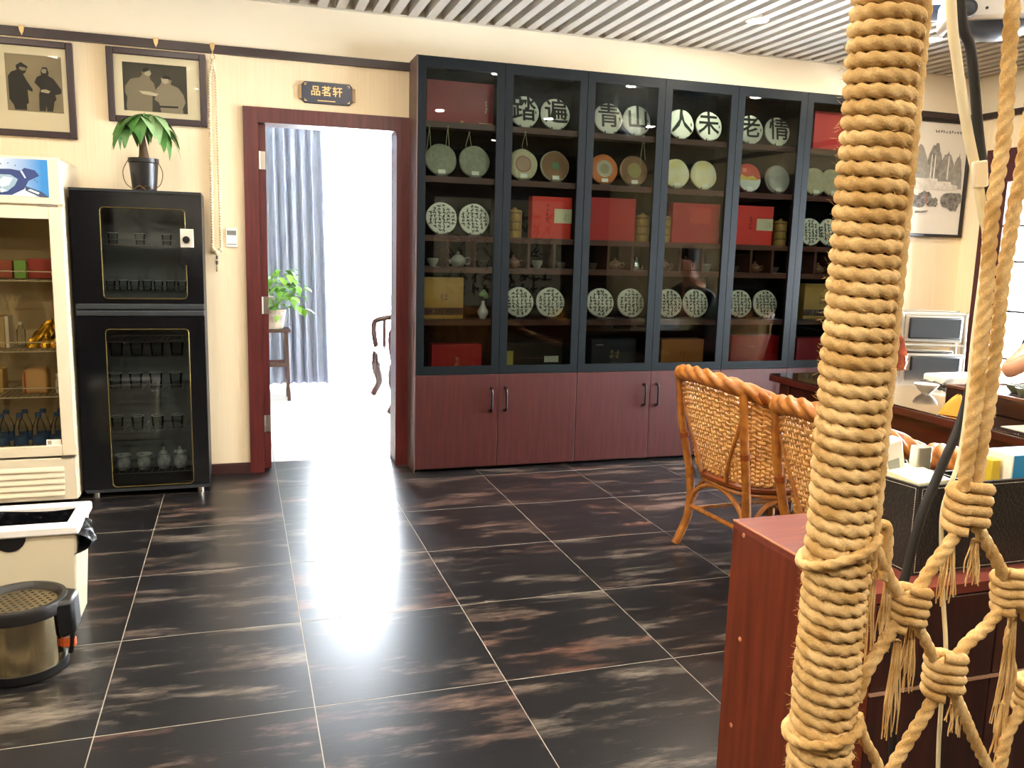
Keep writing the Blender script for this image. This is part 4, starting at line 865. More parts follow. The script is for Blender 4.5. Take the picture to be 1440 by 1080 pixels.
# drain plate with real holes: ring of quads around each hole is costly, so small dark wells stand in the plate
R_ = ur*.82; zp = uh-.018
pl_ = M().lathe([(.0001, zp), (R_, zp), (R_, zp-.004)], (ux, uy, 0), 40)
dp = part(t, 'drain_plate', pl_, mat('plate_steel', '#b0a078', .3, 1))
holes = M()
for i in range(-5, 6):
    for j in range(-5, 6):
        hx_, hy_ = i*.022+(j % 2)*.011, j*.019
        if math.hypot(hx_, hy_) < R_-.012: holes.lathe([(.0001, zp+.0006), (.0052, zp+.0006), (.0062, zp)], (ux+hx_, uy+hy_, 0), 8)
part(dp, 'drain_holes', holes, mat('dark_hole', '#120e0a', .8), kind='stuff')
hd_ = M().hexa([(ux+ur*.9, uy-.06, uh-.13), (ux+ur+.035, uy-.05, uh-.12), (ux+ur+.035, uy+.05, uh-.12), (ux+ur*.9, uy+.06, uh-.13)], [(ux+ur*.8, uy-.08, uh-.004), (ux+ur+.03, uy-.05, uh-.006), (ux+ur+.03, uy+.05, uh-.006), (ux+ur*.8, uy+.08, uh-.004)])
part(t, 'handle_block', hd_, BLACK, bevel=.012)
part(t, 'lift_latch', M().tube(spline([(ux+ur+.012, uy-.03, uh-.05), (ux+ur+.018, uy-.03, .1), (ux+ur+.01, uy-.028, .05)], 5), .008, 8), BLACK)
part(t, 'outlet_plug', M().box(ux+ur-.012, ux+ur+.028, uy-.035, uy-.012, .07, .098), mat('orange_plastic', '#d9622e', .5), bevel=.004)
# ------------------------------------------------------------------ right side: tea table, rattan chairs, folding chairs, painting
RAT = mat('rattan_honey', '#b0712c', .35, noise=(9, '#8f5520', 1, (3, 3, 3)), bump=(60, .15)); RATD = mat('rattan_red_brown', '#8f4a1c', .32, noise=(9, '#6e3412', .8))
WEAVE = mat('rattan_weave', '#c9974e', .5, noise=(30, '#95642a', .8)); CANE = mat('cane_seat', '#bd8136', .45, noise=(60, '#8a5420', .8), bump=(120, .5))
def crest_pts():
    return [(.20, -.285, .60), (.10, -.292, .625), (-.06, -.292, .69), (-.2, -.28, .762), (-.32, -.235, .815), (-.385, -.12, .842), (-.40, 0, .85), (-.385, .12, .842), (-.32, .235, .815), (-.2, .28, .762), (-.06, .292, .69), (.10, .292, .625), (.20, .285, .60)]
def seat_outline(k=40, g=0):
    o = []
    for i in range(k):
        a = 2*pi*i/k; c_, s_ = cos(a), sin(a); x_ = (.255+g)*math.copysign(abs(c_)**.72, c_); y_ = (.25+g)*math.copysign(abs(s_)**.72, s_)
        o.append((x_-.01, y_))
    return o
SZ = .375
def make_chair(label):
    t = thing('rattan_chair', label, 'chair', (0, 0, 0), 'rattan tub chairs', local=True)
    cp = spline(crest_pts(), 10)
    part(t, 'crest_rail', M().tube(cp, .038, 20, lobes=4, period=.3, depth=.42), RAT, smooth=60)
    for s_ in (-1, 1):
        part(t, 'arm_end_wrap', M().tube([(.165, s_*.287, .609), (.19, s_*.286, .602), (.215, s_*.285, .597), (.222, s_*.285, .595)], [.037, .039, .037, .026], 14, lobes=8, period=.5, depth=.08), RATD)
        part(t, 'crest_binding', M().tube([(-.245, s_*.268, .784), (-.285, s_*.252, .8)], .0365, 14, lobes=8, period=1, depth=.06), RATD)
    # seat
    so = seat_outline(); part(t, 'seat_rim', M().tube([(x_, y_, SZ) for x_, y_ in so], .019, 8, closed=True), RATD)
    part(t, 'lower_rim', M().tube([(x_*.98, y_*.98, SZ-.032) for x_, y_ in so], .011, 8, closed=True), RAT)
    part(t, 'cane_seat', M().grid(lambda u, v: (lambda p: (p[0]*v, p[1]*v, SZ+.012-.018*(1-v*v)))(so[int(round(u*40)) % 40]), 40, 6, True), CANE)
    # back and side weave: rows of strands round the tub
    body = lambda u, v: None
    low = [(.20, -.235), (.08, -.248), (-.06, -.25), (-.17, -.24), (-.245, -.18), (-.265, -.08), (-.267, 0), (-.265, .08), (-.245, .18), (-.17, .24), (-.06, .25), (.08, .248), (.20, .235)]
    lp = spline([(a, b_, SZ+.015) for a, b_ in low], 10); n = len(cp)
    def surf(i, v): return lp[i].lerp(cp[i], v)
    rows = 21; wv = M()
    def inside(i, v):
        return True
    for r_ in range(rows):
        v = (r_+.5)/rows; pts = []
        for i in range(4, n-4):
            p = surf(i, v); q = surf(i+1, v)-surf(i-1, v); nn = V((q.y, -q.x, 0)).normalized()
            pts.append(p+nn*(.0065*cos(pi*i/2+pi*r_))+V((0, 0, .0035*sin(pi*i/2))))
        wv.tube(pts, .0066, 6, caps=False)
    wp = part(t, 'woven_panel', wv, WEAVE, kind='stuff', smooth=60)
    sp = M()
    for i in range(4, n-4, 2): sp.tube([surf(i, 0), surf(i, .5), surf(i, .97)], .0036, 5)
    part(t, 'weave_spokes', sp, WEAVE, kind='stuff')
    for s_ in (-1, 1):
        # stile + rear leg
        part(t, 'back_stile', M().tube(spline([(-.335, s_*.238, .80), (-.315, s_*.236, .62), (-.283, s_*.225, .45), (-.268, s_*.215, SZ)], 6), .018, 10), RAT)
        part(t, 'stile_binding', M().tube([(-.30, s_*.231, .545), (-.295, s_*.23, .52)], .0215, 10), RATD)
        part(t, 'rear_leg', M().tube(spline([(-.268, s_*.215, SZ), (-.255, s_*.212, .25), (-.262, s_*.214, .14), (-.292, s_*.222, .05), (-.315, s_*.226, 0)], 6), .02, 10), RAT)
        part(t, 'front_leg', M().tube(spline([(.215, s_*.20, 0), (.212, s_*.2, .2), (.208, s_*.215, SZ), (.2, s_*.255, .5), (.19, s_*.28, .6)], 6), .018, 10), RAT)
        part(t, 'side_stretcher', M().tube([(-.26, s_*.214, .17), (.212, s_*.2, .17)], .011, 8), RAT)
        part(t, 'side_arch', M().tube(spline([(-.262, s_*.218, .13), (-.2, s_*.222, .27), (-.1, s_*.226, .325), (.06, s_*.222, .3), (.17, s_*.212, .2), (.2, s_*.205, .1)], 6), .011, 8), RAT)
        part(t, 'arm_brace', M().tube(spline([(-.06, s_*.256, SZ+.01), (.08, s_*.272, .5), (.17, s_*.284, .585)], 5), .0095, 8), RAT)
        part(t, 'back_brace', M().tube(spline([(-.318, s_*.23, .72), (-.30, s_*.13, .5), (-.285, s_*.09, SZ+.01)], 5), .0095, 8), RAT)
    part(t, 'rear_arch', M().tube(spline([(-.262, -.214, .13), (-.258, -.17, .27), (-.256, 0, .335), (-.258, .17, .27), (-.262, .214, .13)], 8), .011, 8), RAT)
    part(t, 'rear_stretcher', M().tube([(-.258, -.214, .19), (-.258, .214, .19)], .011, 8), RAT)
    part(t, 'front_stretcher', M().tube([(.212, -.2, .15), (.212, .2, .15)], .011, 8), RAT)
    for k in range(9):
        yy = -.16+.04*k; part(t, 'apron_spindle', M().tube([(.212, yy, SZ-.03), (.212, yy, .25)], .0055, 6).ball((.212, yy, .30), .009, 8, 6), RAT)
    part(t, 'apron_rail', M().tube([(.212, -.2, .25), (.212, .2, .25)], .009, 8), RAT)
    return t
chair = make_chair('rattan tub chair at the table end nearest the tea cabinets')
chair.location = (2.70, .835, 0); chair.rotation_euler.z = rad(4)
for (x, y, a, lab) in ((2.66, .03, 2, 'rattan tub chair between two others, just behind the rope-wrapped post'), (2.60, -.79, -3, 'rattan tub chair nearest the black leather organizer'), (4.78, .50, 180, 'rattan tub chair the seated person occupies across the table')):
    c_ = copy_tree(chair); c_.location = (x, y, 0); c_.rotation_euler.z = rad(a); c_['label'] = lab
# --- tea table
TX0, TX1, TY0, TY1, TZ = 3.09, 4.27, -1.05, 1.42, .75
TWD = mat('table_dark_red_wood', '#2e120c', .3, noise=(4, '#47190f', 1, (10, 1, 10)))
t = thing('tea_table', 'long dark wooden tea table with a glass top', 'table', ((TX0+TX1)/2, (TY0+TY1)/2, 0))
part(t, 'top', M().box(TX0, TX1, TY0, TY1, TZ-.04, TZ-.008), TWD, bevel=.003)
part(t, 'glass_sheet', M().box(TX0+.004, TX1-.004, TY0+.004, TY1-.004, TZ-.008, TZ), mat('table_glass', '#20130e', .04, coat=1), bevel=.0015)
part(t, 'apron', M().box(TX0+.05, TX0+.075, TY0+.08, TY1-.08, TZ-.17, TZ-.04), TWD); part(t, 'apron', M().box(TX1-.075, TX1-.05, TY0+.08, TY1-.08, TZ-.17, TZ-.04), TWD)
part(t, 'apron', M().box(TX0+.08, TX1-.08, TY1-.075, TY1-.05, TZ-.17, TZ-.04), TWD); part(t, 'apron', M().box(TX0+.08, TX1-.08, TY0+.05, TY0+.075, TZ-.17, TZ-.04), TWD)
for x in (TX0+.04, TX1-.12):
    for y in (TY0+.04, TY1-.12): part(t, 'leg', M().box(x, x+.08, y, y+.08, 0, TZ-.04), TWD, bevel=.004)
# on the table
q = atz(1302, 553, TZ); PORC = mat('white_porcelain', '#e9e4d4', .12)
solo('tea_bowl', M().lathe([(.02, TZ), (.022, TZ+.006), (.04, TZ+.02), (.055, TZ+.045), (.052, TZ+.045), (.036, TZ+.02), (.0001, TZ+.012)], (q.x, q.y, 0), 24), PORC, 'white porcelain bowl alone on the glass table top', 'bowl')
q = atz(1338, 545, TZ)
t = thing('tissue_pack', 'clear plastic pack of white tissues on the table', 'tissues', (q.x+.12, q.y+.1, TZ))
part(t, 'tissues', M().box(q.x-.02, q.x+.26, q.y+.03, q.y+.17, TZ, TZ+.05), PAPER, bevel=.012)
part(t, 'plastic_wrap', M().grid(lambda u, v: (q.x-.06+.1*u, q.y+.0+.16*v, TZ+.01+.045*u*u+.006*sin(17*v)+.004*sin(29*u)), 10, 12), glass('clear_wrap', '#f4f4f2', 1.4, .05), smooth=20)
# tea tray
X0, YT1 = 3.62, .80; q = atz(1331, 540, .835); X0, YT1 = q.x, q.y
t = thing('tea_tray', 'dark wooden tea tray box on the table under the seated arm', 'tray', (X0+.22, YT1-.42, TZ))
part(t, 'tray_box', M().box(X0, X0+.46, YT1-.85, YT1, TZ, TZ+.07), mat('tray_wood', '#24120e', .35), bevel=.004)
part(t, 'tray_rim', M().box(X0, X0+.02, YT1-.85, YT1, TZ+.07, TZ+.085).box(X0+.44, X0+.46, YT1-.85, YT1, TZ+.07, TZ+.085).box(X0+.02, X0+.44, YT1-.02, YT1, TZ+.07, TZ+.085).box(X0+.02, X0+.44, YT1-.85, YT1-.83, TZ+.07, TZ+.085), mat('tray_edge', '#5a3a2a', .3), bevel=.003)
for k in range(8): part(t, 'tray_slat', M().box(X0+.03+k*.052, X0+.03+k*.052+.04, YT1-.82, YT1-.03, TZ+.07, TZ+.078), MATS['tray_wood'])
zt = TZ+.079; rg = random.Random(5)
for k in range(5):
    xx, yy = X0+.1+.05*(k % 2), YT1-.12-.09*k
    solo('tasting_cup', M().lathe([(.014, zt), (.016, zt+.004), (.03, zt+.02), (.033, zt+.035), (.031, zt+.035), (.026, zt+.018), (.0001, zt+.008)], (xx, yy, 0), 16), mat('green_glaze', '#6d7058', .2), 'small olive-green tasting cup on the tea tray', 'cup', 'tasting cups on the tray')
xx, yy = X0+.26, YT1-.3
t = thing('serving_pot', 'reddish clear teapot on the tea tray beside the arm', 'teapot', (xx, yy, zt))
part(t, 'pot_body', M().lathe([(.035, zt), (.05, zt+.01), (.055, zt+.04), (.04, zt+.07), (.035, zt+.075)], (xx, yy, 0), 20), mat('red_tea_glass', '#8a3a20', .1, coat=.5)); part(t, 'lid', M().lathe([(.038, zt+.075), (.03, zt+.085), (.008, zt+.09), (.01, zt+.1), (.0001, zt+.103)], (xx, yy, 0), 16), PORC)
part(t, 'handle', M().tube(spline([(xx+.05, yy, zt+.06), (xx+.085, yy, zt+.055), (xx+.08, yy, zt+.02), (xx+.05, yy, zt+.02)], 4), .005, 6), MATS['red_tea_glass'])
# wooden tongs, orange cloth and paper near the table edge
q = atz(1410, 575, TZ+.02)
YW = mat('pale_yellow_wood', '#c9b05e', .5)
for k in range(3): solo('bamboo_tongs', M().box(q.x-.07, q.x+.1, q.y-.02+.03*k, q.y+.0+.03*k, TZ+.001, TZ+.012), YW, 'pale yellow bamboo stick beside the tea tray', 'tongs', 'bamboo sticks by the tray', .003)
q = atz(1344, 588, TZ)
t = thing('orange_cloth', 'crumpled orange tea cloth at the table edge', 'cloth', (q.x+.07, q.y+.05, TZ))
part(t, 'folds', M().grid(lambda u, v: (q.x+.07+.075*(1-v*.8)*cos(2*pi*u)*(1+.18*sin(3*2*pi*u)), q.y+.05+.06*(1-v*.8)*sin(2*pi*u)*(1+.15*cos(5*2*pi*u)), TZ+.003+.075*sin(v*pi/2)+.008*sin(4*2*pi*u)*v), 36, 10, True), mat('orange_fabric', '#d98a1c', .7), smooth=50)
solo('dark_tea_pet', M().ball((q.x+.1, q.y-.035, TZ+.02), .022, 10, 8).ball((q.x+.085, q.y-.045, TZ+.042), .013, 8, 6), mat('pet_brown', '#3c2414', .5), 'small dark brown figurine beside the orange cloth', 'figurine')
q2 = atz(1352, 562, TZ)
solo('paper_slip', M().hexa([(q2.x-.03, q2.y-.02, TZ+.05), (q2.x+.06, q2.y-.06, TZ+.015), (q2.x+.1, q2.y-.0, TZ+.015), (q2.x+.01, q2.y+.04, TZ+.05)], [(q2.x-.03, q2.y-.02, TZ+.052), (q2.x+.06, q2.y-.06, TZ+.017), (q2.x+.1, q2.y, TZ+.017), (q2.x+.01, q2.y+.04, TZ+.052)]), mat('cream_paper', '#ddd09a', .6), 'cream paper slip leaning on the tea tray above the orange cloth', 'paper')
q3 = atz(1420, 603, TZ)
solo('photo_card', M().box(q3.x+.0, q3.x+.2, q3.y-.12, q3.y+.04, TZ, TZ+.002), mat('print_c8c4b0', '#c8c4b0', .3), 'pale printed card lying on the glass near the table edge', 'card')
# --- folding chairs by the corner
GREYF = mat('grey_steel_tube', '#8f887a', .5); PADB = mat('black_vinyl', '#0f1110', .4)
def foldchair(loc, rz, label):
    t = thing('folding_chair', label, 'chair', loc, 'grey folding chairs', rz, True)
    part(t, 'frame', M().tube(spline([(-.225, .03, 0), (-.225, .03, .5), (-.22, .05, .95), (-.2, .055, .99), (.2, .055, .99), (.22, .05, .95), (.225, .03, .5), (.225, .03, 0)], 6), .016, 8), GREYF)
    part(t, 'rear_legs', M().tube([(-.24, .20, 0), (-.235, .10, .55)], .013, 8).tube([(.24, .20, 0), (.235, .10, .55)], .013, 8).tube([(-.24, .18, .12), (.24, .18, .12)], .011, 8), GREYF)
    part(t, 'backrest_shell', M().box(-.205, .205, .03, .05, .80, .985), GREYF, bevel=.01)
    part(t, 'backrest_pad', M().box(-.185, .185, .012, .032, .825, .972), PADB, bevel=.01)
    part(t, 'seat_shell', M().box(-.2, .2, -.015, .01, .3, .725), GREYF, bevel=.01)
    part(t, 'seat_pad', M().box(-.175, .175, -.04, -.014, .31, .71), PADB, bevel=.012)
    part(t, 'cross_bar', M().tube([(-.225, .035, .78), (.225, .035, .78)], .01, 8), GREYF)
    return t
foldchair((5.00, 2.26, 0), rad(-16), 'grey folding chair with black pads, folded beside the brown clay jar')
foldchair((5.14, 2.50, 0), rad(-24), 'grey folding chair leaning behind another, its grey side showing by the window')
# --- brown clay jar
q = aty(1252, 520, 2.35)
t = thing('clay_jar', 'tall brown clay jar standing beside folded grey chairs', 'jar', (4.625, 2.3, 0)); jx, jy = 4.625, 2.3
part(t, 'jar_body', M().lathe([(.09, 0), (.1, .02), (.125, .35), (.135, .6), (.13, .75), (.1, .84), (.065, .87), (.06, .895), (.072, .905), (.06, .905), (.05, .87)], (jx, jy, 0), 32), mat('brown_glazed_clay', '#5c2a18', .8, spec=.0, noise=(5, '#34160e', 1, (1, 1, 3))))
part(t, 'carved_mark', strokes(M(), (jx+.07, jy-.118, .66), (1, .55, 0), UY, .08, .16, 1, 3, random.Random(2), .6), mat('carve', '#b08a6a', .6))
# --- ink landscape in a dark frame
xb = aty(1356, 172, WY).x; xb2 = aty(1348, 334, WY).x; xb = (xb+xb2)/2+.03; zt_, zb2 = aty(1330, 169, WY).z, aty(1330, 334, WY).z; xa = xb-.78
t = thing('ink_landscape', 'framed ink painting of misty mountains, waterfalls and pines', 'painting', ((xa+xb)/2, WY-.02, zb2))
fw = .022
part(t, 'frame', M().box(xa, xa+fw, WY-.03, WY-.002, zb2, zt_).box(xb-fw, xb, WY-.03, WY-.002, zb2, zt_).box(xa+fw, xb-fw, WY-.03, WY-.002, zt_-fw, zt_).box(xa+fw, xb-fw, WY-.03, WY-.002, zb2, zb2+fw), mat('black_frame', '#17100f', .35), bevel=.003)
sheet = part(t, 'sheet', M().box(xa+fw, xb-fw, WY-.012, WY-.004, zb2+fw, zt_-fw), mat('rice_paper', '#d6d0c2', .7), smooth=0)
W_, H_ = xb-xa, zt_-zb2
def ink(nm, poly, c, k): part(sheet, nm, M().prism([(a*W_, b_*H_) for a, b_ in poly], (xa, WY-.012-.0004*k, zb2), UX, UY, .0004), mat('ink_'+c[1:], c, .7, noise=(30, '#a8a398', .6)), smooth=0)
rk = random.Random(11)
def ridge(x0, x1, base, top, n=14, j=.03):
    o = [(x0, base)]
    for i in range(n+1):
        u = i/n; o.append((x0+(x1-x0)*u, base+(top-base)*(sin(pi*u)**.6)*(1+rk.uniform(-j*6, j*6)*.5)))
    return o+[(x1, base)]
ink('mountain', ridge(.5, .72, .5, .8), '#6e6b64', 1); ink('mountain', ridge(.66, .86, .48, .74), '#7d7a72', 2); ink('mountain', ridge(.3, .56, .5, .76), '#8a877e', 3)
ink('mountain', ridge(.05, .34, .5, .78), '#77746c', 1); ink('mountain', ridge(.82, .95, .42, .72), '#827f76', 3)
for u in (.56, .6, .76): ink('waterfall', [(u, .5), (u+.018, .5), (u+.014, .7), (u+.004, .7)], '#e4dfd2', 5)
ink('mist', [(.1, .46), (.5, .5), (.9, .45), (.9, .41), (.1, .4)], '#d2ccbe', 6)
for (u, v_, s_) in ((.45, .3, .1), (.53, .34, .08), (.62, .3, .07), (.8, .32, .09), (.88, .34, .1), (.86, .28, .08), (.2, .3, .12)):
    KT = globals().get('KT', 7)+1; ink('trees', [(u+s_*cos(a)*rk.uniform(.7, 1.1), v_+s_*.75*sin(a)*rk.uniform(.6, 1.1)) for a in [2*pi*i/14 for i in range(14)]], '#4c4a45', KT)
ink('red_pavilion', [(.54, .28), (.555, .28), (.555, .36), (.548, .38), (.54, .36)], '#8e4a3c', 16)
ink('boat', [(.42, .2), (.56, .21), (.58, .23), (.5, .22), (.43, .22)], '#55524c', 17)
part(sheet, 'inscription', strokes(M(), (xa+.78*W_, WY-.0128, zb2+.9*H_), UX, UY, .42*W_, .03*H_, 13, 1, rk, .8), INK)
part(t, 'cord_hook', M().box(xb-.06, xb-.05, WY-.028, WY-.022, zt_, 2.41), MATS['brass_hook'])
# --- projector and lamp on the ceiling
q = aty(1395, 22, .62)
t = thing('ceiling_projector', 'white ceiling projector with black lens and dark underside', 'projector', (q.x, q.y, q.z))
dirx = V((-.55, -.83, 0)).normalized(); side = V((dirx.y*-1, dirx.x, 0))
def loc_m(): return Matrix.Translation(q) @ Matrix(((side.x, -dirx.x, 0, 0), (side.y, -dirx.y, 0, 0), (0, 0, 1, 0), (0, 0, 0, 1)))
LMX = loc_m()
part(t, 'housing', M().box(-.19, .19, -.13, .16, -.045, .085).xform(LMX), mat('projector_white', '#cfc9bd', .4), bevel=.02)
part(t, 'underside', M().grid(lambda u, v: ((-.16+.34*u), (-.12+.26*v), -.046-.055*sin(pi*u)**.7*sin(pi*v)**.7), 14, 8).xform(LMX), BLACK)
lx = -.125
part(t, 'lens_barrel', M().cyl(LMX @ V((lx, -.125, -.005)), LMX @ V((lx, -.165, -.005)), .034, n=24), BLACK)
part(t, 'lens_glass', M().cyl(LMX @ V((lx, -.16, -.005)), LMX @ V((lx, -.167, -.005)), .024, n=24), mat('lens', '#0b0f18', .03, coat=1))
part(t, 'indicator', M().cyl(LMX @ V((-.05, -.128, .0)), LMX @ V((-.05, -.133, .0)), .006, n=10), BLACK)
part(t, 'mount_pole', M().cyl(LMX @ V((0, 0, .08)), V((q.x, q.y, CZ)), .02, n=12), WHITE)
q = aty(1313, 16, 1.3)
t = thing('pendant_lamp', 'white pendant lamp with a dark blue underside beside the projector', 'lamp', (q.x, q.y, q.z-.03))
part(t, 'shade', M().lathe([(.03, q.z+.22), (.05, q.z+.2), (.075, q.z+.1), (.11, q.z+.03), (.125, q.z)], (q.x, q.y, 0), 28), mat('lamp_white', '#f2efe6', .4))
part(t, 'underside', M().lathe([(.125, q.z), (.11, q.z-.022), (.06, q.z-.036), (.0001, q.z-.04)], (q.x, q.y, 0), 28), mat('lamp_navy', '#22324a', .3))
part(t, 'stem', M().cyl((q.x, q.y, q.z+.2), (q.x, q.y, CZ), .012, n=10), WHITE)
# --- the wooden cabinet in front with its organizer
q = atz(1032, 730, .75); KX, KY1 = q.x, q.y; KY0, KX1, KZ = -1.19, 2.15, .75
CHW = mat('cherry_laminate', '#6e2f18', .35, noise=(4, '#562010', 1, (12, 12, .7)))
t = thing('low_cabinet', 'red-brown wooden cabinet end standing behind the rope-wrapped post', 'cabinet', ((KX+KX1)/2, (KY0+KY1)/2, 0))
part(t, 'side_panel', M().box(KX, KX+.02, KY0, KY1, 0, KZ-.02), CHW, smooth=0)
part(t, 'top_panel', M().box(KX, KX1, KY0, KY1, KZ-.0199, KZ), mat('cherry_top', '#7a3a2c', .3, noise=(4, '#66302a', 1, (.7, 12, 12))), smooth=0)
part(t, 'edge_strip', M().box(KX-.0012, KX, KY0, KY1, KZ-.004, KZ+.0004), mat('worn_edge', '#c98a6a', .5), smooth=0)
part(t, 'carcass', M().box(KX+.02, KX1, KY0+.03, KY1, 0, KZ-.02), SHADEWOOD, smooth=0)
for k in range(2):
    xa = KX+.022+.3*k; part(t, 'drawer_front', M().box(xa, xa+.296, KY0, KY0+.03, KZ-.2, KZ-.024), SHADEWOOD, bevel=.002); part(t, 'door', M().box(xa, xa+.296, KY0, KY0+.03, .03, KZ-.206), SHADEWOOD, bevel=.002)
part(t, 'pale_ledge', M().box(KX+.02, KX1, KY0-.006, KY0, KZ-.2055, KZ-.2005), mat('ledge', '#a8826a', .4), smooth=0)
for z_, yy in ((KZ-.025, KY1-.045), (KZ-.275, KY1-.06), (KZ-.5, KY1-.05)): part(t, 'screw_cap', M().lathe([(.006, 0), (.005, .0015)], (0, 0, 0), 10, 'z').xform(Matrix.Translation((KX, yy, z_)) @ Matrix.Rotation(-pi/2, 4, 'Y')), mat('cap', '#b87a5a', .5))
# organizer
q = atz(1280, 810, KZ); OX0, OY0 = q.x, q.y; OZ = KZ; OH = .183; OX1 = OX0+.34; OY1 = OY0+.20
LEA = mat('black_leather', '#15120f', .45, bump=(150, .25)); TH = mat('white_stitch', '#cfc6b4', .6)
t = thing('desk_organizer', 'black stitched leather desk organizer full of small things', 'organizer', ((OX0+OX1)/2, (OY0+OY1)/2, OZ))
part(t, 'left_wall', M().hexa([(OX0, OY0, OZ), (OX0+.008, OY0, OZ), (OX0+.008, OY1, OZ), (OX0, OY1, OZ)], [(OX0, OY0, OZ+OH), (OX0+.008, OY0, OZ+OH), (OX0+.008, OY1, OZ+OH-.01), (OX0, OY1, OZ+OH-.01)]), LEA)
part(t, 'front_wall', M().box(OX0+.008, OX1, OY0, OY0+.008, OZ, OZ+OH), LEA); part(t, 'back_wall', M().box(OX0+.008, OX1, OY1-.008, OY1, OZ, OZ+OH-.035), LEA)
part(t, 'right_wall', M().box(OX1-.008, OX1, OY0+.008, OY1-.008, OZ, OZ+OH), LEA); part(t, 'bottom', M().box(OX0+.008, OX1-.008, OY0+.008, OY1-.008, OZ, OZ+.008), LEA)
part(t, 'compartment_wall', M().box(OX0+.16, OX0+.166, OY0+.008, OY1-.008, OZ+.008, OZ+OH-.012), LEA); part(t, 'compartment_floor', M().box(OX0+.008, OX1-.008, OY0+.008, OY1-.008, OZ+OH-.06, OZ+OH-.055), LEA)
sm_ = M()
def stitch(p0, p1, n, d=.0006):
    p0, p1 = V(p0), V(p1)
    for k in range(n): sm_.tube([p0.lerp(p1, (k+.15)/n), p0.lerp(p1, (k+.85)/n)], d, 4)
stitch((OX0-.0004, OY0+.008, OZ+.006), (OX0-.0004, OY0+.008, OZ+OH-.006), 34); stitch((OX0-.0004, OY0+.008, OZ+OH-.006), (OX0-.0004, OY1-.01, OZ+OH-.016), 34); stitch((OX0-.0004, OY0+.008, OZ+.006), (OX0-.0004, OY1-.01, OZ+.006), 34)
stitch((OX0+.008, OY0-.0004, OZ+.006), (OX0+.008, OY0-.0004, OZ+OH-.006), 34); stitch((OX0+.008, OY0-.0004, OZ+OH-.006), (OX1-.01, OY0-.0004, OZ+OH-.006), 60); stitch((OX0+.008, OY0-.0004, OZ+.006), (OX1-.01, OY0-.0004, OZ+.006), 60)
part(t, 'stitching', sm_, TH, kind='stuff')
# things in it
fz = OZ+OH-.054
def inbox(px, py, y): return aty(px, py, y)
tl = Matrix.Translation((aty(1262, 650, OY0+.12).x, OY0+.12, fz)) @ Matrix.Rotation(rad(-14), 4, 'Y')
t = thing('clip_device', 'white hand-held device with a grey face leaning in the organizer', 'device', tl.translation)
part(t, 'device_body', M().box(-.024, .024, -.016, .016, 0.004, .125).xform(tl), mat('device_white', '#dcdad0', .35), bevel=.006); part(t, 'grey_face', M().box(-.02, .008, -.0175, -.016, .03, .085).xform(tl), mat('device_grey', '#8c9088', .35), bevel=.003)
part(t, 'button_ring', M().lathe([(.011, 0), (.011, .006), (.006, .006)], (.01, -.016, .03), 14, 'y').xform(tl), BLACK)
xx = aty(1294, 650, OY0+.1).x
t = thing('metal_case', 'silver upright metal case standing in the organizer', 'case', (xx, OY0+.1, fz))
part(t, 'case_body', M().box(xx-.018, xx+.018, OY0+.088, OY0+.114, fz, fz+.108), mat('case_silver', '#b5b0a4', .25, .7), bevel=.003); part(t, 'case_dot', M().lathe([(.004, 0), (.004, .001)], (xx+.008, OY0+.088, fz+.06), 10, 'y'), BLACK)
t2 = solo('paper_stack', M().hexa([(OX0+.01, OY0+.012, fz+.03), (OX0+.09, OY0+.012, fz+.03), (OX0+.09, OY0+.12, fz+.03), (OX0+.01, OY0+.12, fz+.03)], [(OX0+.01, OY0+.012, fz+.056), (OX0+.09, OY0+.012, fz+.06), (OX0+.09, OY0+.12, fz+.068), (OX0+.01, OY0+.12, fz+.06)]), mat('paper_cream', '#d9d2a8', .6, noise=(20, '#efe8cc', 1)), 'pile of cream notes in the near corner of the organizer', 'notes')
solo('pink_eraser', M().box(OX0+.009, OX0+.03, OY0+.125, OY0+.15, fz, fz+.058), mat('pink', '#c0506a', .5), 'small pink block beside the notes in the organizer', 'eraser', None, .003)
xx = aty(1395, 660, OY0+.05).x; solo('yellow_box', M().box(xx-.012, xx+.012, OY0+.04, OY0+.07, fz, fz+.085), mat('yellow_card', '#cbb02c', .5), 'narrow yellow box standing in the organizer', 'box', None, .002)
xx = aty(1412, 665, OY0+.06).x; solo('tissue_clump', M().grid(lambda u, v: (xx+.03*cos(2*pi*u)*(1-.6*v)*(1+.2*sin(5*2*pi*u)), OY0+.07+.03*sin(2*pi*u)*(1-.6*v), fz+.002+.075*v+.005*sin(37*u)), 24, 6, True), PAPER, 'crumpled pale tissue between yellow and blue boxes in the organizer', 'tissue', smooth=20)
xx = aty(1417, 650, OY0+.03).x
t = thing('blue_box', 'bright blue box with a white edge standing in the organizer', 'box', (xx+.05, OY0+.06, fz))
part(t, 'box_body', M().box(xx+.004, xx+.12, OY0+.02, OY0+.09, fz, fz+.098), mat('bright_blue', '#2a86b8', .4), bevel=.002); part(t, 'white_edge', M().box(xx, xx+.004, OY0+.019, OY0+.091, fz, fz+.098), PAPER)
# small clutter seen inside the near compartment
solo('black_clip', M().box(OX0+.05, OX0+.09, OY0+.13, OY0+.16, fz, fz+.07), BLACK, 'black clip under the white device in the organizer', 'clip', None, .004)
